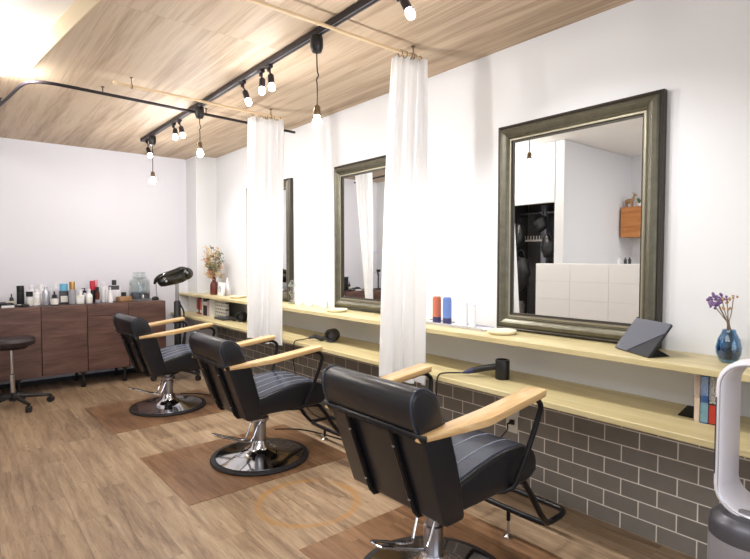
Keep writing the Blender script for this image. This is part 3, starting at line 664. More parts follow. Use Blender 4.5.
# ------------------------------------------------------------------ hood dryer on a stand
t = thing('hood_dryer', 'black infrared hair processor on a tall stand right of the cabinets', 'hair dryer', (-0.585, 5.42, 0), 0)
MB().lathe([(0.017, 0.10), (0.017, 1.02), (0, 1.02)], seg=16).build('pole', M['steel'], t)
MB().lathe([(0.0, 0.08), (0.030, 0.08), (0.034, 0.1), (0.034, 0.80), (0.02, 0.82), (0, 0.82)], seg=20).build('sleeve', M['black'], t)
for k in range(5):
    a = 2*pi*k/5+0.3
    l = MB().tube([(0.02*cos(a), 0.02*sin(a), 0.11), (0.24*cos(a), 0.24*sin(a), 0.07)], [0.02, 0.014], seg=8).build('base_leg', M['black'], t)
    MB().lathe([(0, -0.015), (0.028, -0.015), (0.028, 0.015), (0, 0.015)], (0.235*cos(a), 0.235*sin(a), 0.03), (cos(a+1.3), sin(a+1.3), 0), seg=16).build('caster', M['rubber'], l)
MB().tube([(0.02, -0.03, 0.78), (0.06, -0.04, 0.70), (0.035, -0.045, 0.58), (0.07, -0.04, 0.46), (0.04, -0.045, 0.32), (0.06, -0.03, 0.16)], 0.008, smooth=2).build('cable', M['black'], t)
gl = mat('glossy_black', (18, 20, 20), 0.12, spec=0.8)
hd = MB().tube([(-0.19, 0, 1.01), (-0.17, 0, 1.02), (-0.05, 0, 1.045), (0.07, 0, 1.075), (0.10, 0, 1.085)], [0.03, 0.060, 0.066, 0.066, 0.035], seg=18, smooth=1).ball((0.095, -0.01, 1.095), 0.068, (1, 1, 0.95), 20).build('heater_head', gl, t)
MB().tube([(-0.215, 0.02, 1.0), (-0.21, -0.02, 1.045), (-0.16, -0.03, 1.075), (-0.02, -0.03, 1.12), (0.04, -0.02, 1.145), (0.09, 0, 1.14), (0.12, 0.01, 1.11)], [0.012, 0.022, 0.028, 0.028, 0.028, 0.022, 0.015], seg=14, smooth=1).build('upper_heater_arm', gl, t)
MB().ball((-0.125, -0.054, 1.022), 0.014).build('knob', M['chrome'], hd)
MB().ball((0.08, -0.076, 1.105), 0.012).build('knob', M['chrome'], hd)
MB().tube([(-0.205, 0, 1.0), (-0.205, 0, 0.93), (-0.20, 0, 0.87)], 0.004).build('pull_cord', M['grey'], t)

# ------------------------------------------------------------------ curtains and rods
def curtain(y, tops, bots, ztop, zbot, folds, label, amp=0.035, dyl=(0.0, 0.0), ysh=0.0, zr=2.345, dzr=0.0):
    nx, nz = 72, 26; mb = MB(); g = []
    ph = random.random()*3
    for j in range(nz+1):
        v = j/nz; row = []
        a = tops[0]+(bots[0]-tops[0])*v**0.8; b = tops[1]+(bots[1]-tops[1])*v
        bulge = 0.012*sin(v*pi*1.5)
        for i in range(nx+1):
            u = i/nx
            A = amp*(0.55+0.45*v)
            yy = A*sin(2*pi*folds*u+ph+0.5*sin(3*v)) + 0.3*A*sin(2*pi*folds*1.7*u+2*v+ph)
            xx = a+(b-a)*u + 0.006*sin(2*pi*folds*u*1.3+4*v) + bulge*(u-0.5)
            zz = ztop-(ztop-zbot)*v + (0.006*sin(2*pi*folds*u*0.7) if j == nz else 0) + (0.012*abs(sin(pi*4*u)) if j == 0 else 0)
            yy += (dyl[0]+(dyl[1]-dyl[0])*v)*(1-u) + ysh*v; zz += dzr*v*u
            row.append(mb.bm.verts.new((xx, yy, zz)))
        g.append(row)
    for j in range(nz):
        for i in range(nx): mb.bm.faces.new((g[j][i], g[j][i+1], g[j+1][i+1], g[j+1][i]))
    bmesh.ops.solidify(mb.bm, geom=mb.bm.faces[:], thickness=0.0025)
    t = thing('curtain', label, 'curtain', (0, y, 0), 0, 'white curtains between the styling chairs')
    mb.build('cloth', M['curtain'], t, angle=80)
    n = 5
    for k in range(n):
        x = tops[0]+0.02+(tops[1]-tops[0]-0.04)*k/(n-1)
        MB().tube([(x+0.0, dyl[0]*0.5+0.017*cos(q*pi/6), zr-0.006+0.017*sin(q*pi/6)) for q in range(12)], 0.0022, closed=True, seg=6).build('curtain_ring', M['brass'], t)
    return t
curtain(3.61, (-0.612, -0.345), (-0.630, -0.430), 2.315, 0.640, 5, 'long white curtain hanging from the farther wooden rod', 0.026, dyl=(0.07, 0.19), ysh=-0.12, zr=2.343, dzr=-0.06)
curtain(2.045, (-0.525, -0.345), (-0.605, -0.436), 2.325, 0.610, 4, 'long white curtain hanging from the nearer wooden rod', 0.024, dyl=(0.08, 0.17), ysh=-0.085, zr=2.348, dzr=-0.03)
def rod(y0, x0, y1, x1, label, z=2.345):
    t = thing('curtain_rod', label, 'rod', ((x0+x1)/2, (y0+y1)/2, z), 0, 'wooden rods holding the curtains')
    hx, hy = (x1-x0)/2, (y1-y0)/2
    MB().tube([(-hx, -hy, 0), (hx, hy, 0)], 0.0085, seg=12).build('pole', M['rod'], t)
    for s in (-1, 1):
        MB().ball((s*hx, s*hy, 0), 0.013, seg=12).build('end_cap', M['rod'], t)
        f = 1-0.10/hx
        x, y = s*hx*f, s*hy*f
        MB().lathe([(0.012, 0.054), (0.012, 0.050), (0.003, 0.048), (0.003, 0.015), (0, 0.015)], (x, y, 0), seg=10).tube([(x, y+0.015*sin(q), 0.0+0.015*cos(q)) for q in [k*pi/5 for k in range(10)]], 0.003, closed=True, seg=6).build('ceiling_hook', M['brass'], t)
    return t
rod(3.56, -1.565, 3.645, -0.345, 'pale wooden curtain rod hung from ceiling hooks above the farther curtain')
rod(2.06, -1.62, 2.085, -0.315, 'pale wooden curtain rod hung from ceiling hooks above the nearer curtain')
# black curtain rail that bends towards the back wall
t = thing('curtain_rail', 'thin black curtain rail bending across the wooden ceiling', 'rail', (-0.942, 3.96, 2.355))
MB().tube([(x*1.042, y*1.042, 0) for x, y in ((0.885, 0.04), (0.0, -0.03), (-0.80, -0.095), (-0.93, -0.09), (-1.00, -0.03), (-1.03, 0.10), (-1.06, 0.40), (-1.12, 0.85), (-1.20, 1.6), (-1.23, 2.03))], 0.011, seg=10, smooth=2).build('rail', M['trackmetal'], t)
for x, y in ((0.75, 0.03), (0.1, -0.02), (-0.60, -0.08), (-1.09, 0.62), (-1.20, 1.6)):
    MB().lathe([(0.012, 0.044), (0.012, 0.041), (0.004, 0.039), (0.004, 0.0), (0, 0)], (x*1.042, y*1.042, 0), seg=8).build('bracket', M['trackmetal'], t)

# ------------------------------------------------------------------ track lighting
XT = -0.93
tr = thing('lighting_track', 'long black lighting track fixed along the wooden ceiling', 'track', (XT, 2.4, 2.383))
MB().box((0, 0, 0), (0.036, 5.75, 0.030), bevel=0.003, seg=1).build('rail', M['trackmetal'], tr)
MB().box((-0.010, 0, -0.0155), (0.003, 5.70, 0.002)).box((0.010, 0, -0.0155), (0.003, 5.70, 0.002)).build('groove', M['grey'], tr)
MB().box((0, -2.88, 0), (0.040, 0.03, 0.033)).box((0, 2.88, 0), (0.040, 0.03, 0.033)).build('end_cap', M['black'], tr)
def bulb_profile(r): return [(0, 0), (r*0.45, 0), (r*0.5, -r*0.4), (r*0.95, -r*1.1), (r, -r*1.6), (r*0.8, -r*2.2), (r*0.4, -r*2.55), (0, -r*2.65)]
def pendant(y, zs, label):
    t = thing('pendant_lamp', label, 'lamp', (XT, y, 2.367), 0, 'pendant bulbs hanging from the track')
    d = 2.367-zs
    MB().lathe([(0.0, 0), (0.030, 0), (0.033, -0.02), (0.033, -0.055), (0.024, -0.078), (0.006, -0.085), (0, -0.085)], seg=24).build('track_plug', M['black'], t)
    MB().tube([(0, 0, -0.08), (0.001, 0, -d*0.45), (0.012, 0, -d*0.5), (-0.004, 0, -d*0.56), (0.002, 0, -d*0.62), (0, 0, -d+0.035)], 0.0032, seg=8, smooth=1).build('cord', M['blackmetal'], t)
    MB().lathe([(0, -d+0.042), (0.010, -d+0.04), (0.017, -d+0.03), (0.018, -d-0.012), (0.0, -d-0.012)], seg=20).build('socket', M['brass'], t)
    MB().lathe(bulb_profile(0.022), (0, 0, -d-0.012), seg=20).build('bulb', M['bulb'], t)
    return t
pendant(4.99, 2.005, 'pendant bulb on a cord nearest the back wall')
pendant(3.83, 2.075, 'pendant bulb on a short cord in the middle of the track, by the black rail')
pendant(2.243, 1.985, 'pendant bulb on a long cord between the two white curtains')
def spot(y, label, tilt=(0.0, -0.15), drop=0.085, side=0.0, aim=0.55):
    t = thing('spot_lamp', label, 'lamp', (XT, y, 2.367), 0, 'small black spot lamps on the track')
    MB().box((0, 0, -0.008), (0.028, 0.05, 0.018), bevel=0.003).lathe([(0.011, -0.016), (0.011, -0.035), (0, -0.035)], seg=14).build('track_adapter', M['trackmetal'], t)
    ex, ey = side*0.02, tilt[1]*0.1
    MB().tube([(0, 0, -0.03), (0.012, 0, -0.045), (0.004+ex, ey, -drop+0.01)], 0.005, seg=8).ball((0.004+ex, ey, -drop+0.005), 0.009, seg=10).build('arm', M['trackmetal'], t)
    ax = Vector((tilt[0], tilt[1], -1)).normalized()
    o = Vector((0.004+ex, ey, -drop))
    MB().lathe([(0, -0.012), (0.012, -0.012), (0.018, -0.004), (0.019, 0.045), (0.016, 0.046), (0, 0.046)], o, ax, seg=20).build('lamp_head', M['trackmetal'], t)
    MB().lathe([(0, 0.042), (0.012, 0.042), (0.019, 0.060), (0.017, 0.078), (0.008, 0.087), (0, 0.088)], o, ax, seg=18).build('bulb', M['bulb_spot'], t)
    ld = bpy.data.lights.new('spot_beam', 'SPOT'); ld.energy = SPOT_W; ld.spot_size = radians(110); ld.spot_blend = 0.8; ld.shadow_soft_size = 0.02; ld.color = (1.0, 0.985, 0.96)
    lo_ = bpy.data.objects.new('spot_beam', ld); COL.objects.link(lo_); lo_.parent = t; lo_.location = o + ax*0.115
    lo_.rotation_euler = Vector((aim, tilt[1]*0.4, -1)).to_track_quat('-Z', 'Y').to_euler()
    return t
spot(5.16, 'black spot lamp at the far end of the track', (0.25, -0.2), 0.09)
spot(4.41, 'black spot lamp, left one of the pair nearer the back wall', (-0.1, -0.3), 0.06)
spot(4.27, 'black spot lamp, right one of the pair nearer the back wall', (0.1, -0.3), 0.07)
spot(3.10, 'single black spot lamp left of the middle pair', (0.2, -0.3), 0.075)
spot(2.85, 'black spot lamp, left one of the middle pair', (-0.1, -0.1), 0.06)
spot(2.75, 'black spot lamp, right one of the middle pair', (0.0, -0.15), 0.065)
spot(1.645, 'black spot lamp at the top edge above the nearer curtain', (0.1, -0.5), 0.07)
spot(1.30, 'black spot lamp nearest the camera, cut by the top edge', (0.1, -0.1), 0.02)
# ceiling lamp in the raised ceiling at the left edge
t = thing('cove_lamp', 'bright bare bulb lamp at the left edge beside the raised ceiling', 'lamp', (-2.115, 3.86, 2.50))
MB().lathe([(0, 0), (0.035, 0), (0.033, -0.03), (0.020, -0.045), (0.018, -0.09), (0, -0.09)], seg=20).build('lamp_holder', M['white'], t)
MB().lathe(bulb_profile(0.026), (0, 0, -0.085), seg=20).build('bulb', M['bulb_cove'], t)

# ------------------------------------------------------------------ things on the upper shelf
ZS = 0.8585
def obj1(mb, name, m, loc, label, cat, group=None, rz=0): return tag(mb.build(name, m, None, loc, rot=(0, 0, rz)), label, cat, group)
# spray cans and white canisters on a clear tray
t = thing('tray', 'narrow clear tray under the coloured spray cans', 'tray', (-0.125, 2.035, ZS), 0)
MB().box((0, 0, 0.004), (0.11, 0.50, 0.007), bevel=0.002, seg=1).build('plate', M['softwhite'], t)
MB().box((-0.053, 0, 0.010), (0.004, 0.50, 0.012)).box((0.053, 0, 0.010), (0.004, 0.50, 0.012)).build('rim', M['silver'], t)
def can(x, y, r, h, ms, label, hd=0.0):
    t = thing('spray_can', label, 'can', (x, y, ZS+0.0085), 0, 'cans on the tray beside the mirror')
    MB().lathe([(0, 0), (r, 0), (r, h), (0, h)], seg=28).build('body', ms[0], t)
    if ms[1]: MB().lathe([(r*1.01, 0.001), (r*1.01, h*0.24)], seg=28).build('lower_band', ms[1], t)
    MB().lathe([(0, h), (r*0.96, h), (r*0.94, h+hd), (r*0.7, h+hd+0.005), (0, h+hd+0.005)], seg=28).build('cap', ms[2], t)
can(-0.125, 2.175, 0.026, 0.142, (M['coral'], M['navy'], M['coral']), 'coral orange can with a navy base, left of the blue can', 0.010)
can(-0.125, 2.092, 0.026, 0.142, (M['blue'], M['navy'], M['blue']), 'blue can with a dark base beside the coral can', 0.010)
can(-0.120, 1.985, 0.037, 0.118, (M['white'], None, M['softwhite']), 'wide white canister right of the blue can', 0.012)
can(-0.120, 1.905, 0.020, 0.115, (M['white'], None, M['softwhite']), 'slim white bottle beside the wide white canister', 0.010)
def dish(x, y, r, label):
    return obj1(MB().lathe([(0, 0.001), (r*0.8, 0.0), (r, 0.012), (r, 0.02), (r*0.95, 0.021), (r*0.75, 0.013), (0, 0.012)], seg=40), 'dish', M['dish'], (x, y, ZS), label, 'dish', 'round cream dishes on the shelf')
dish(-0.17, 1.665, 0.075, 'round cream dish at the near mirror corner')
dish(-0.18, 3.14, 0.078, 'round cream dish left of the middle mirror')
dish(-0.17, 4.88, 0.078, 'round cream dish farthest away, beside the little white clock')
# white bottles left of the middle mirror
def wb(x, y, r, h, label, m='white'):
    t = thing('bottle', label, 'bottle', (x, y, ZS), 0, 'white bottles left of the middle mirror')
    MB().lathe([(0, 0), (r*0.9, 0), (r, 0.01), (r*0.95, h*0.55), (r*0.55, h*0.75), (r*0.38, h*0.82), (0, h*0.82)], seg=24).build('body', M[m], t)
    MB().lathe([(0, h*0.82), (r*0.45, h*0.82), (r*0.42, h), (0, h)], seg=16).build('cap', M['softwhite'], t)
wb(-0.10, 3.65, 0.030, 0.165, 'white bottle with curved sides in the middle of its three')
wb(-0.10, 3.42, 0.026, 0.125, 'short white bottle next to the cream dish')
wb(-0.10, 3.82, 0.028, 0.13, 'white bottle next to the crystal figurine')
t = thing('crystal_figurine', 'small clear crystal figurine by the far mirror edge', 'figurine', (-0.10, 3.93, ZS))
MB().lathe([(0, 0), (0.035, 0), (0.035, 0.02), (0.012, 0.03), (0.010, 0.07), (0.024, 0.085), (0.026, 0.10), (0.012, 0.115), (0.010, 0.15), (0.02, 0.165), (0.02, 0.185), (0.008, 0.205), (0, 0.21)], seg=12).build('stem', M['glass'], t)
for s in (-1, 1): MB().ball((0, s*0.035, 0.16), 0.016, seg=10).tube([(0, 0, 0.155), (0, s*0.03, 0.16)], 0.006).build('arm', M['glass'], t)
# clock, glass cone and dried flowers at the far end
t = thing('desk_clock', 'small white square clock on the far end of the shelf', 'clock', (-0.165, 5.29, ZS), radians(0))
MB().box((0, 0, 0.068), (0.03, 0.13, 0.140), rot=(0, 0.08, 0), bevel=0.006).build('case', M['white'], t)
MB().tube([(-0.0185, 0.028*cos(a*pi/12), 0.068+0.028*sin(a*pi/12)) for a in range(24)], 0.0028, closed=True, seg=6).build('dial_ring', M['grey'], t)
MB().box((-0.0175, 0, 0.078), (0.002, 0.004, 0.022)).box((-0.0175, 0.006, 0.068), (0.002, 0.016, 0.004)).build('hands', M['darkgrey'], t)
obj1(MB().lathe([(0, 0), (0.038, 0), (0.040, 0.006), (0.026, 0.09), (0.010, 0.16), (0.008, 0.185), (0, 0.187)], seg=28), 'glass_cone', M['softwhite'], (-0.085, 5.32, ZS), 'tall pale tapered bottle beside the little clock', 'bottle')
obj1(MB().prism([(-0.04, 0), (0.04, 0), (0.02, 0.03), (-0.03, 0.012)], -0.015, 0.015, 'Y', bevel=0.003, seg=1), 'card_holder', M['label'], (-0.17, 5.70, ZS), 'little pale card holder at the far tip of the shelf', 'holder')
def dried_bouquet():
    t = thing('flower_vase', 'red brown glass bottle vase at the far end of the shelf', 'vase', (-0.17, 5.47, ZS))
    MB().lathe([(0, 0), (0.040, 0), (0.044, 0.006), (0.044, 0.11), (0.034, 0.135), (0.020, 0.15), (0.020, 0.185), (0.023, 0.19), (0.017, 0.19), (0.014, 0.15), (0, 0.14)], seg=28).build('body', M['brownglass'], t)
    f = thing('dried_flowers', 'bushy dried straw flowers standing in the red brown vase', 'flowers', (-0.17, 5.47, ZS+0.142))
    rnd = random.Random(3); st = MB(); pl = [MB(), MB(), MB()]
    for k in range(58):
        a = rnd.uniform(0, 2*pi); sp = rnd.uniform(0.01, 0.115); h = rnd.uniform(0.08, 0.45) - sp*0.6
        tipv = Vector((sp*cos(a), sp*sin(a), h))
        st.tube([(0.006*cos(a), 0.006*sin(a), 0.0), (0.010*cos(a), 0.010*sin(a), 0.06), tuple(tipv*0.6), tuple(tipv)], 0.0013, seg=4)
        q = pl[rnd.choice((0, 0, 1, 2))]
        for j in range(9):
            d = Vector((rnd.gauss(0, 1), rnd.gauss(0, 1), rnd.gauss(0.5, 0.8))).normalized()
            base = tipv*rnd.uniform(0.72, 1.0)
            q.tube([base, base+d*rnd.uniform(0.016, 0.034), base+d*rnd.uniform(0.035, 0.052)], [0.0015, 0.0045, 0.0008], seg=4)
    st.build('stems', M['stem'], f); pl[0].build('straw_heads', M['straw'], f); pl[1].build('rust_heads', M['straw2'], f); pl[2].build('sage_leaves', M['sage'], f)
dried_bouquet()
# blue vase with purple flowers
t = thing('flower_vase', 'round blue glass vase on the shelf above the books', 'vase', (-0.118, 0.662, ZS))
MB().lathe([(0, 0), (0.022, 0), (0.030, 0.006), (0.0405, 0.034), (0.042, 0.056), (0.036, 0.088), (0.024, 0.113), (0.021, 0.124), (0.019, 0.124), (0.022, 0.112), (0.034, 0.087), (0.0395, 0.056), (0.038, 0.035), (0.028, 0.010), (0, 0.008)], seg=40).build('body', M['blueglass'], t)
MB().lathe([(0, 0.011), (0.026, 0.013), (0.0365, 0.036), (0.038, 0.055), (0, 0.055)], seg=32).build('water', M['bluewater'], t)
f = thing('purple_flowers', 'small purple dried flowers in the blue vase', 'flowers', (-0.118, 0.662, ZS+0.042))
rnd = random.Random(11); st = MB(); hd = MB(); bud = MB()
tips = [(0.0, 0.060, 0.190), (-0.005, 0.045, 0.205), (0.01, 0.030, 0.200), (0.0, 0.040, 0.185), (-0.01, 0.052, 0.176), (0.0, 0.010, 0.195), (0.01, -0.008, 0.205), (-0.01, 0.005, 0.165)]
for i, tp in enumerate(tips):
    st.tube([(0, 0.003*(i-4), -0.03), (0, 0.0022*(i-4), 0.10), (tp[0]*0.6, tp[1]*0.6, 0.145), tp], 0.0016, seg=5, smooth=1)
    tgt = hd if i < 5 else bud
    for j in range(16 if i < 5 else 7):
        d = Vector((rnd.gauss(0, 1), rnd.gauss(0, 1), rnd.gauss(0, 0.7))).normalized()*rnd.uniform(0.004, 0.018)
        tgt.ball(Vector(tp)+d, rnd.uniform(0.003, 0.006), seg=6)
st.build('stems', M['stem'], f); hd.build('flower_heads', M['petal'], f); bud.build('dry_buds', M['deer'], f)

# tablet standing in its folded cover
t = thing('tablet', 'tablet in a slate grey folded cover propped on the shelf', 'tablet', (-0.209, 0.985, ZS))
BL = Vector((0.061, 0.095, 0.004)); BR = Vector((-0.061, -0.095, 0.004))
u = (BR-BL).normalized(); nrm = Vector((0, 0, 1)).cross(u)   # horizontal normal of the bottom edge
if nrm.x > 0: nrm = -nrm
TAB_LEAN = (0.098, 0.128)
def tabpt(s, v, off=0.0):   # s along bottom edge 0..1, v up the face 0..1
    p = BL.lerp(BR, s); up_ = (-nrm*TAB_LEAN[0] + Vector((0, 0, TAB_LEAN[1])))
    nn = (nrm*TAB_LEAN[1] + Vector((0, 0, TAB_LEAN[0]))).normalized()
    return p + up_*v + nn*off
def slab(corners, off0, off1, bevel=0.003):
    mb = MB(); a = [mb.bm.verts.new(tabpt(s, v, off0)) for s, v in corners]; b = [mb.bm.verts.new(tabpt(s, v, off1)) for s, v in corners]
    mb.bm.faces.new(a); mb.bm.faces.new(list(reversed(b))); n = len(a)
    for i in range(n): mb.bm.faces.new((a[i], b[i], b[(i+1) % n], a[(i+1) % n]))
    return mb
slab([(0.02, 0), (0.98, 0), (1, 0.03), (1, 0.97), (0.98, 1), (0.02, 1), (0, 0.97), (0, 0.03)], -0.009, -0.002).build('tablet_body', M['black'], t)
slab([(0.0, 0), (0.36, 0.0), (1.0, 0.72), (1.0, 1.0), (0.0, 1.0)], -0.002, 0.002).build('cover_back', M['tablet'], t)
slab([(0.24, 0), (0.99, 0.0), (0.99, 0.70)], -0.002, -0.0005).build('cover_inside', M['tablet_in'], t)
mb = MB(); q = [tabpt(0.98, 0.30, -0.010), tabpt(0.98, 0.0, -0.010), tabpt(0.90, 0.0, -0.010)+Vector((0.10, -0.055, -0.002)), tabpt(0.30, 0.30, -0.010), tabpt(0.30, 0.0, -0.010)+Vector((0.10, -0.055, 0))]
vs = [mb.bm.verts.new(p) for p in q]
mb.bm.faces.new((vs[0], vs[1], vs[2])); mb.bm.faces.new((vs[0], vs[2], vs[4], vs[3]))
bmesh.ops.solidify(mb.bm, geom=mb.bm.faces[:], thickness=0.003)
mb.build('cover_stand', M['tablet_in'], t)

# ------------------------------------------------------------------ lower counter things
ZL = 0.6355
def hair_dryer(loc, rz, label, upright=True):
    t = thing('hair_dryer', label, 'hair dryer', loc, rz, 'black hair dryers on the lower counter')
    if upright:
        MB().lathe([(0, 0.0), (0.034, 0.0), (0.036, 0.004), (0.036, 0.096), (0.034, 0.100), (0.026, 0.100), (0.024, 0.080), (0, 0.080)], seg=32).build('barrel', M['black'], t)
        h0 = (0.034, 0.060)
    else:
        MB().lathe([(0, -0.032), (0.030, -0.032), (0.048, -0.028), (0.049, 0.036), (0.044, 0.040), (0.034, 0.036), (0.030, 0.022), (0, 0.022)], (0, 0, 0.0495), (0, -1, 0), seg=36).build('barrel', M['black'], t)
        MB().lathe([(0.030, 0.0), (0.030, 0.02), (0.014, 0.024), (0, 0.024)], (0, 0, 0.0495), (0, -1, 0), seg=24).build('nozzle', M['darkgrey'], t)
        h0 = (0.045, 0.030)
    h = MB().tube([(-h0[0]+0.006, 0, h0[1]+0.002), (-0.09, 0, h0[1]-0.012), (-0.150, 0, 0.032)], [0.017, 0.0165, 0.0155], seg=16).build('handle', M['black'], t)
    MB().tube([(-0.148, 0, 0.0325), (-0.180, 0, 0.022), (-0.205, 0, 0.014)], [0.0165, 0.012, 0.005], seg=14).build('cord_boot', M['navy'] if upright else M['darkgrey'], h)
    return t
hd1 = hair_dryer((-0.215, 1.625, ZL), radians(-62), 'black hair dryer with upright barrel on the counter below the near dish')
hd2 = hair_dryer((-0.215, 3.15, ZL), radians(-62), 'black hair dryer lying with its round mouth forward below the middle mirror', False)
hair_dryer((-0.20, 4.72, ZL), radians(-62), 'black hair dryer farthest away, partly behind the farther curtain', False)
def cord(pts, r, label, m='black', owner=None):
    if owner:
        inv = (Matrix.Translation(owner.location) @ owner.rotation_euler.to_matrix().to_4x4()).inverted()
        MB().tube([inv @ Vector(p) for p in pts], r, seg=8, smooth=3).build('cord', M[m], owner)
    else: tag(MB().tube(pts, r, seg=8, smooth=3).build('floor_cable', M[m]), label, 'cable')
cord([(-0.311, 1.806, ZL+0.014), (-0.38, 1.875, ZL+0.012), (-0.420, 1.88, ZL+0.008), (-0.432, 1.88, ZL-0.03), (-0.434, 1.88, 0.50), (-0.42, 1.87, 0.30), (-0.30, 1.84, 0.08), (-0.12, 1.80, 0.14), (-0.05, 1.75, 0.27), (-0.045, 1.71, 0.315), (-0.06, 1.705, 0.352)], 0.004, '', 'black', hd1)
cord([(-0.311, 3.331, ZL+0.014), (-0.37, 3.34, ZL+0.008), (-0.420, 3.345, ZL+0.008), (-0.432, 3.345, ZL-0.03), (-0.434, 3.345, 0.45), (-0.38, 3.30, 0.15), (-0.25, 3.2, 0.03), (-0.10, 3.1, 0.10), (-0.02, 3.08, 0.22)], 0.004, '', 'black', hd2)
cord([(-0.58, 3.36, 0.006), (-0.50, 3.30, 0.006), (-0.42, 3.22, 0.006), (-0.36, 3.02, 0.006), (-0.30, 2.72, 0.006), (-0.20, 2.64, 0.006), (-0.06, 2.58, 0.03), (-0.03, 2.56, 0.12)], 0.005, 'black cable curving over the floor beside the middle chair')
cord([(-0.78, 4.80, 0.006), (-0.62, 4.70, 0.006), (-0.50, 4.35, 0.006), (-0.35, 4.0, 0.006), (-0.25, 3.75, 0.006), (-0.10, 3.7, 0.02), (-0.03, 3.68, 0.10)], 0.005, 'black cable curving over the floor between the two far chairs')
# wall outlet
t = thing('wall_outlet', 'ivory wall outlet with a black plug under the counter', 'outlet', (-0.0085, 1.71, 0.355))
MB().box((-0.003, 0, 0), (0.006, 0.075, 0.125), bevel=0.002, seg=1).build('cover_plate', M['outlet'], t)
p = thing('power_plug', 'black plug pushed into the ivory wall outlet', 'plug', (-0.016, 1.70, 0.355))
MB().box((-0.010, 0, 0), (0.020, 0.026, 0.026), bevel=0.005).tube([(-0.018, 0, 0), (-0.040, 0.003, -0.003)], [0.008, 0.005]).build('plug_body', M['black'], p)

# books at the near end
def book(y, w, h, d, m, label, cov=0, band=None, lean=0.0, text=None, tcol='white', z=ZL, x=-0.12, group='books on the lower counter behind the fan', name='book'):
    t = thing(name, label, 'book', (x, y, z+0.0003), 0, group)
    t.rotation_euler = (lean, 0, 0)
    MB().box((0, 0, h/2), (d-0.006, w-0.003, h-0.006)).build('pages', M['paper'], t)
    c = MB().box((-d/2+0.001, 0, h/2), (0.002, w, h)).box((0, w/2-0.0007, h/2), (d, 0.0014, h)).box((0, -w/2+0.0007, h/2), (d, 0.0014, h)).build('cover', m, t)
    if band:
        for z0, z1, bmz in band: MB().box((-d/2-0.0004, 0, (z0+z1)/2), (0.0008, w*1.01, z1-z0)).build('spine_band', bmz, c)
    return t
let_w = lettering('white_lettering_on_black', (38, 36, 40), (226, 222, 218)); let_b = lettering('pale_lettering_on_blue', (54, 92, 150), (170, 186, 206)); let_c = lettering('dark_lettering_on_cream', (226, 206, 190), (96, 78, 84), (1, 330, 480))
BX = -0.150
book(0.730, 0.021, 0.188, 0.14, M['creambook'], 'cream spined book, leftmost of the row behind the fan', band=[(0.09, 0.18, let_c)], x=BX)
book(0.704, 0.025, 0.192, 0.15, M['bluebook'], 'thick blue spined book beside the cream one', band=[(0.005, 0.078, M['tealbook']), (0.105, 0.175, let_b)], x=BX)
book(0.679, 0.022, 0.190, 0.14, M['blackbook'], 'black spined book with red lower part', band=[(0.003, 0.072, M['redbook']), (0.078, 0.178, let_w)], x=BX)
book(0.655, 0.020, 0.187, 0.14, M['greybook'], 'pale grey book touching the fan side of the row', x=BX)
obj1(MB().prism([(-0.05, 0), (0.05, 0), (0.05, 0.022), (-0.045, 0.004)], -0.03, 0.03, 'Y', bevel=0.001, seg=1), 'bookend', M['black'], (-0.14, 0.778, ZL), 'black bookend foot left of the cream book', 'bookend')
# magazines at the far end
cols = [('redbook', 'red'), ('blackbook', 'black'), ('redbook', 'dull red'), ('label', 'white'), ('blackbook', 'thick black'), ('pink', 'pink'), ('greybook', 'grey'), ('label', 'pale')]
yy = 5.74
dd = ['red spined magazine at the far left end of the far row', 'black spined magazine between two red ones at the far end', 'narrow red magazine left of a white one in the far row', 'white spined magazine in the far row below the dried flowers',
      'thick black magazine in the far row below the dried flowers', 'pink spined magazine in the far row', 'grey spined magazine in the far row', 'pale magazine just left of the patterned box']
for i, (mm, nm) in enumerate(cols):
    w_ = (0.05, 0.04, 0.05, 0.045, 0.11, 0.03, 0.028, 0.035)[i]
    yy -= w_/2
    book(yy, w_, (0.175, 0.185, 0.17, 0.18, 0.186, 0.165, 0.17, 0.182)[i], 0.13, M[mm], dd[i], 0, band=[(0.02, 0.05, M['label'])] if i in (0, 2) else ([(0.11, 0.15, M['label'])] if i == 4 else None), group='magazines at the far end of the lower counter', name='magazine', x=-0.20)
    yy -= w_/2+0.002
t = thing('patterned_box', 'white box with black dotted pattern right of the far magazines', 'box', (-0.17, yy-0.14, ZL+0.0003))
MB().box((-0.03, 0, 0.09), (0.035, 0.27, 0.178), bevel=0.003).build('body', dotted('black_dotted_pattern'), t)
obj1(MB().box((0, 0, 0.012), (0.09, 0.22, 0.024), bevel=0.006), 'flat_iron', M['darkgrey'], (-0.27, 5.02, ZL+0.0005), 'flat dark grey case lying before the patterned box', 'case')

# ------------------------------------------------------------------ bladeless fan at the right edge
t = thing('tower_fan', 'white bladeless tower fan with silver base at the right edge', 'fan', (-0.667, 0.440, 0), radians(0))
R_ = 0.098
MB().lathe([(0, 0), (R_, 0), (R_+0.001, 0.01), (R_, 0.470), (0.0, 0.470)], seg=48).build('filter_base', mat('silver_mesh', (158, 156, 164), 0.45, metal=0.4, bump=0.6, bscale=900), t)
b = MB().lathe([(0, 0.469), (R_, 0.469), (R_-0.001, 0.500), (R_-0.006, 0.518), (R_-0.022, 0.534), (0, 0.540)], seg=48).build('motor_housing', mat('fan_housing', (90, 90, 98), 0.3, metal=0.5), t)
for k, zz in enumerate((0.488, 0.500, 0.512)):
    a = radians(215)
    MB().lathe([(0.004, 0), (0.004, 0.002), (0, 0.002)], (R_*cos(a), R_*sin(a), zz), (cos(a), sin(a), 0), seg=12).build('button', M['softwhite'], b)
def stadium(a, hz, n=14):
    pts = []
    for k in range(n+1): th = pi*k/n; pts.append((a*cos(th), hz+a*sin(th)))
    for k in range(n+1): th = pi+pi*k/n; pts.append((a*cos(th), -hz+a*sin(th)))
    return pts
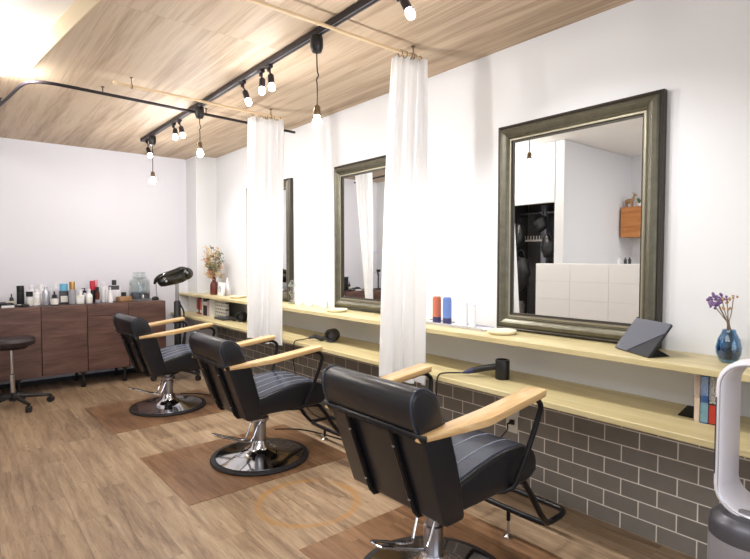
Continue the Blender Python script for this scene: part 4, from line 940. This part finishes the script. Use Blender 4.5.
def ring_mesh(sections):
    """sections: (axial x, half width a, half straight hz) swept as closed rings; y across, z up"""
    mb = MB(); rings = []
    for x, a, hz in sections:
        rings.append([mb.bm.verts.new((x, p[0], 0.747+p[1])) for p in stadium(a, hz)])
    n = len(rings[0]); m = len(rings)
    for i in range(m):
        A, B = rings[i], rings[(i+1) % m]
        for k in range(n): mb.bm.faces.new((A[k], A[(k+1) % n], B[(k+1) % n], B[k]))
    return mb
HZ = 0.142
lo = ring_mesh([(-0.030, 0.081, HZ), (-0.041, 0.077, HZ), (-0.044, 0.071, HZ), (-0.040, 0.066, HZ), (-0.015, 0.062, HZ), (0.06, 0.056, HZ), (0.103, 0.057, HZ), (0.107, 0.063, HZ), (0.100, 0.072, HZ), (0.01, 0.082, HZ)]).build('air_loop', M['softwhite'], t, angle=50)
ring_mesh([(-0.0425, 0.0690, HZ), (-0.0435, 0.0678, HZ), (-0.0415, 0.0660, HZ), (-0.040, 0.0672, HZ)]).build('inner_lip', M['silver'], lo)
MB().box((-0.0420, 0.0765, 0.747), (0.003, 0.0025, 0.22)).build('side_slot', M['darkgrey'], lo)
MB().box((-0.020, 0, 0.5435), (0.03, 0.035, 0.008), rot=(0, 0.2, 0)).build('display', M['grey'], lo)

# ------------------------------------------------------------------ things seen only in the near mirror
t = thing('half_wall_panel', 'white panelled half height divider seen in the near mirror', 'divider', (-2.565, 2.42, 0))
MB().box((0, 0, 0.60), (0.11, 1.6, 1.20), bevel=0.003, seg=1).build('core', M['panelwhite'], t)
for zi, z in enumerate((1.105, 0.92, 0.735, 0.55, 0.365, 0.18)):
    for k in range(4):
        off = 0.0 if zi % 2 else 0.05
        yc = 0.8-0.2-0.4*k
        MB().box((0.0575, yc, z), (0.004, 0.396, 0.180), bevel=0.001, seg=1).build('panel', M['panelwhite'], t)
for y, m, lb in ((2.36, 'softwhite', 'small pale bottle on the white divider, seen in the near mirror'), (2.26, 'black', 'small black bottle on the white divider, seen in the near mirror'), (2.30, 'darkgrey', 'small grey bottle on the white divider, seen in the near mirror')):
    obj1(MB().lathe([(0, 0), (0.014, 0), (0.014, 0.04), (0.006, 0.05), (0.006, 0.062), (0, 0.062)], seg=14), 'bottle', M[m], (-2.58, y, 1.2005), lb, 'bottle')
t = thing('wall_cabinet', 'orange wood wall cabinet seen in the near mirror', 'cabinet', (-4.05, 2.55, 1.505))
MB().box((0, 0, 0.18), (0.29, 0.86, 0.36), bevel=0.002, seg=1).build('body', M['orange_wood'], t)
MB().box((0.150, 0, 0.235), (0.016, 0.85, 0.235)).build('door', M['orange_wood'], t); MB().box((0.150, 0, 0.057), (0.016, 0.85, 0.11)).build('drawer', M['orange_wood'], t)
t = thing('deer_figurine', 'small brown deer figurine standing on the orange cabinet', 'figurine', (-3.98, 2.92, 1.8655), radians(-80))
d = MB().ball((0, 0, 0.075), 0.035, (1.6, 0.8, 0.85), 14)
d.tube([(0.04, 0, 0.08), (0.06, 0, 0.115), (0.066, 0, 0.135)], [0.02, 0.014, 0.012]).ball((0.076, 0, 0.142), 0.018, (1.35, 0.8, 0.9), 12)
for sx in (-0.035, 0.035):
    for sy in (-0.014, 0.014): d.tube([(sx, sy, 0.06), (sx, sy, 0.0)], [0.010, 0.006], seg=8)
for sy in (-1, 1): d.tube([(0.065, sy*0.008, 0.15), (0.055, sy*0.022, 0.175)], [0.006, 0.002], seg=6)
d.tube([(-0.055, 0, 0.085), (-0.065, 0, 0.08)], [0.007, 0.003], seg=6)
d.build('body', M['deer'], t)
t = thing('small_plant', 'little green plant beside the deer figurine', 'plant', (-3.98, 2.80, 1.8655))
MB().lathe([(0, 0), (0.022, 0), (0.028, 0.04), (0, 0.04)], seg=16).build('pot', M['white'], t)
lf = MB(); rnd = random.Random(5)
for k in range(14):
    a = rnd.uniform(0, 6.28); lf.tube([(0, 0, 0.035), (0.02*cos(a), 0.02*sin(a), 0.07), (0.045*cos(a), 0.045*sin(a), rnd.uniform(0.07, 0.13))], [0.002, 0.008, 0.001], seg=6, flat=(0.3, 1))
lf.build('leaves', M['leaf'], t)
# closet: hanging rack with black bags, grey bin
t = thing('closet_rack', 'grey closet rack with a white shelf seen in the near mirror', 'rack', (-3.18, 3.55, 0))
MB().box((0, 0.0, 0.95), (0.06, 0.07, 1.88), bevel=0.004).build('post', M['grey'], t)
MB().box((0.02, 0.12, 1.47), (0.10, 0.26, 0.02)).build('rack_shelf', M['label'], t)
sl = MB()
for k in range(6): sl.box((0.075, 0.02+0.04*k, 1.50), (0.006, 0.012, 0.05))
sl.build('rack_slats', M['label'], t)
MB().tube([(0, -0.35, 1.80), (0, 0.35, 1.80)], 0.012).build('hanging_bar', M['steel'], t)
def bag(y, z, sx, sz, label, m='black'):
    t = thing('bag', label, 'bag', (-2.92, y, z), 0, 'dark bags in the closet seen in the near mirror')
    mb = MB().ball((0, 0, 0), 1.0, (0.055, sx, sz), 20); rnd = random.Random(int(y*100+z*1000))
    for v in mb.bm.verts: v.co *= 1+0.10*sin(v.co.z*60+v.co.y*40)
    mb.build('pouch', M[m], t)
    MB().tube([(0, -sx*0.5, sz*0.8), (0, -sx*0.3, sz*1.35), (0, sx*0.3, sz*1.35), (0, sx*0.5, sz*0.8)], 0.006, smooth=2).build('strap', M[m], t)
bag(3.44, 1.66, 0.085, 0.11, 'dark bag hanging at the upper right of the closet')
bag(3.34, 1.38, 0.08, 0.13, 'dark bag hanging beside the closet door edge')
bag(3.72, 1.52, 0.07, 0.15, 'dark bag at the upper left of the closet')
bag(3.70, 1.08, 0.13, 0.20, 'large black bag below the white closet shelf')
bag(3.38, 1.02, 0.07, 0.12, 'dark bag low beside the grey closet post', 'darkgrey')
t = thing('waste_bin', 'grey bin standing in the closet seen in the near mirror', 'bin', (-2.86, 3.76, 0.269))
MB().lathe([(0, 0.0), (0.11, 0), (0.13, 0.42), (0.135, 0.43), (0.125, 0.43), (0.105, 0.01)], seg=32).build('body', mat('bin_grey', (150, 150, 146), 0.5), t)
MB().lathe([(0, 0.43), (0.13, 0.43), (0.12, 0.47), (0, 0.48)], seg=32).build('lid', mat('bin_grey_lid', (130, 130, 128), 0.5), t)
tag(MB().box((0, 0, 0.134), (0.26, 0.36, 0.268), bevel=0.004).build('closet_step', M['orange_wood'], None, (-2.86, 3.76, 0)), 'low brown wooden chest under the grey closet bin', 'chest')
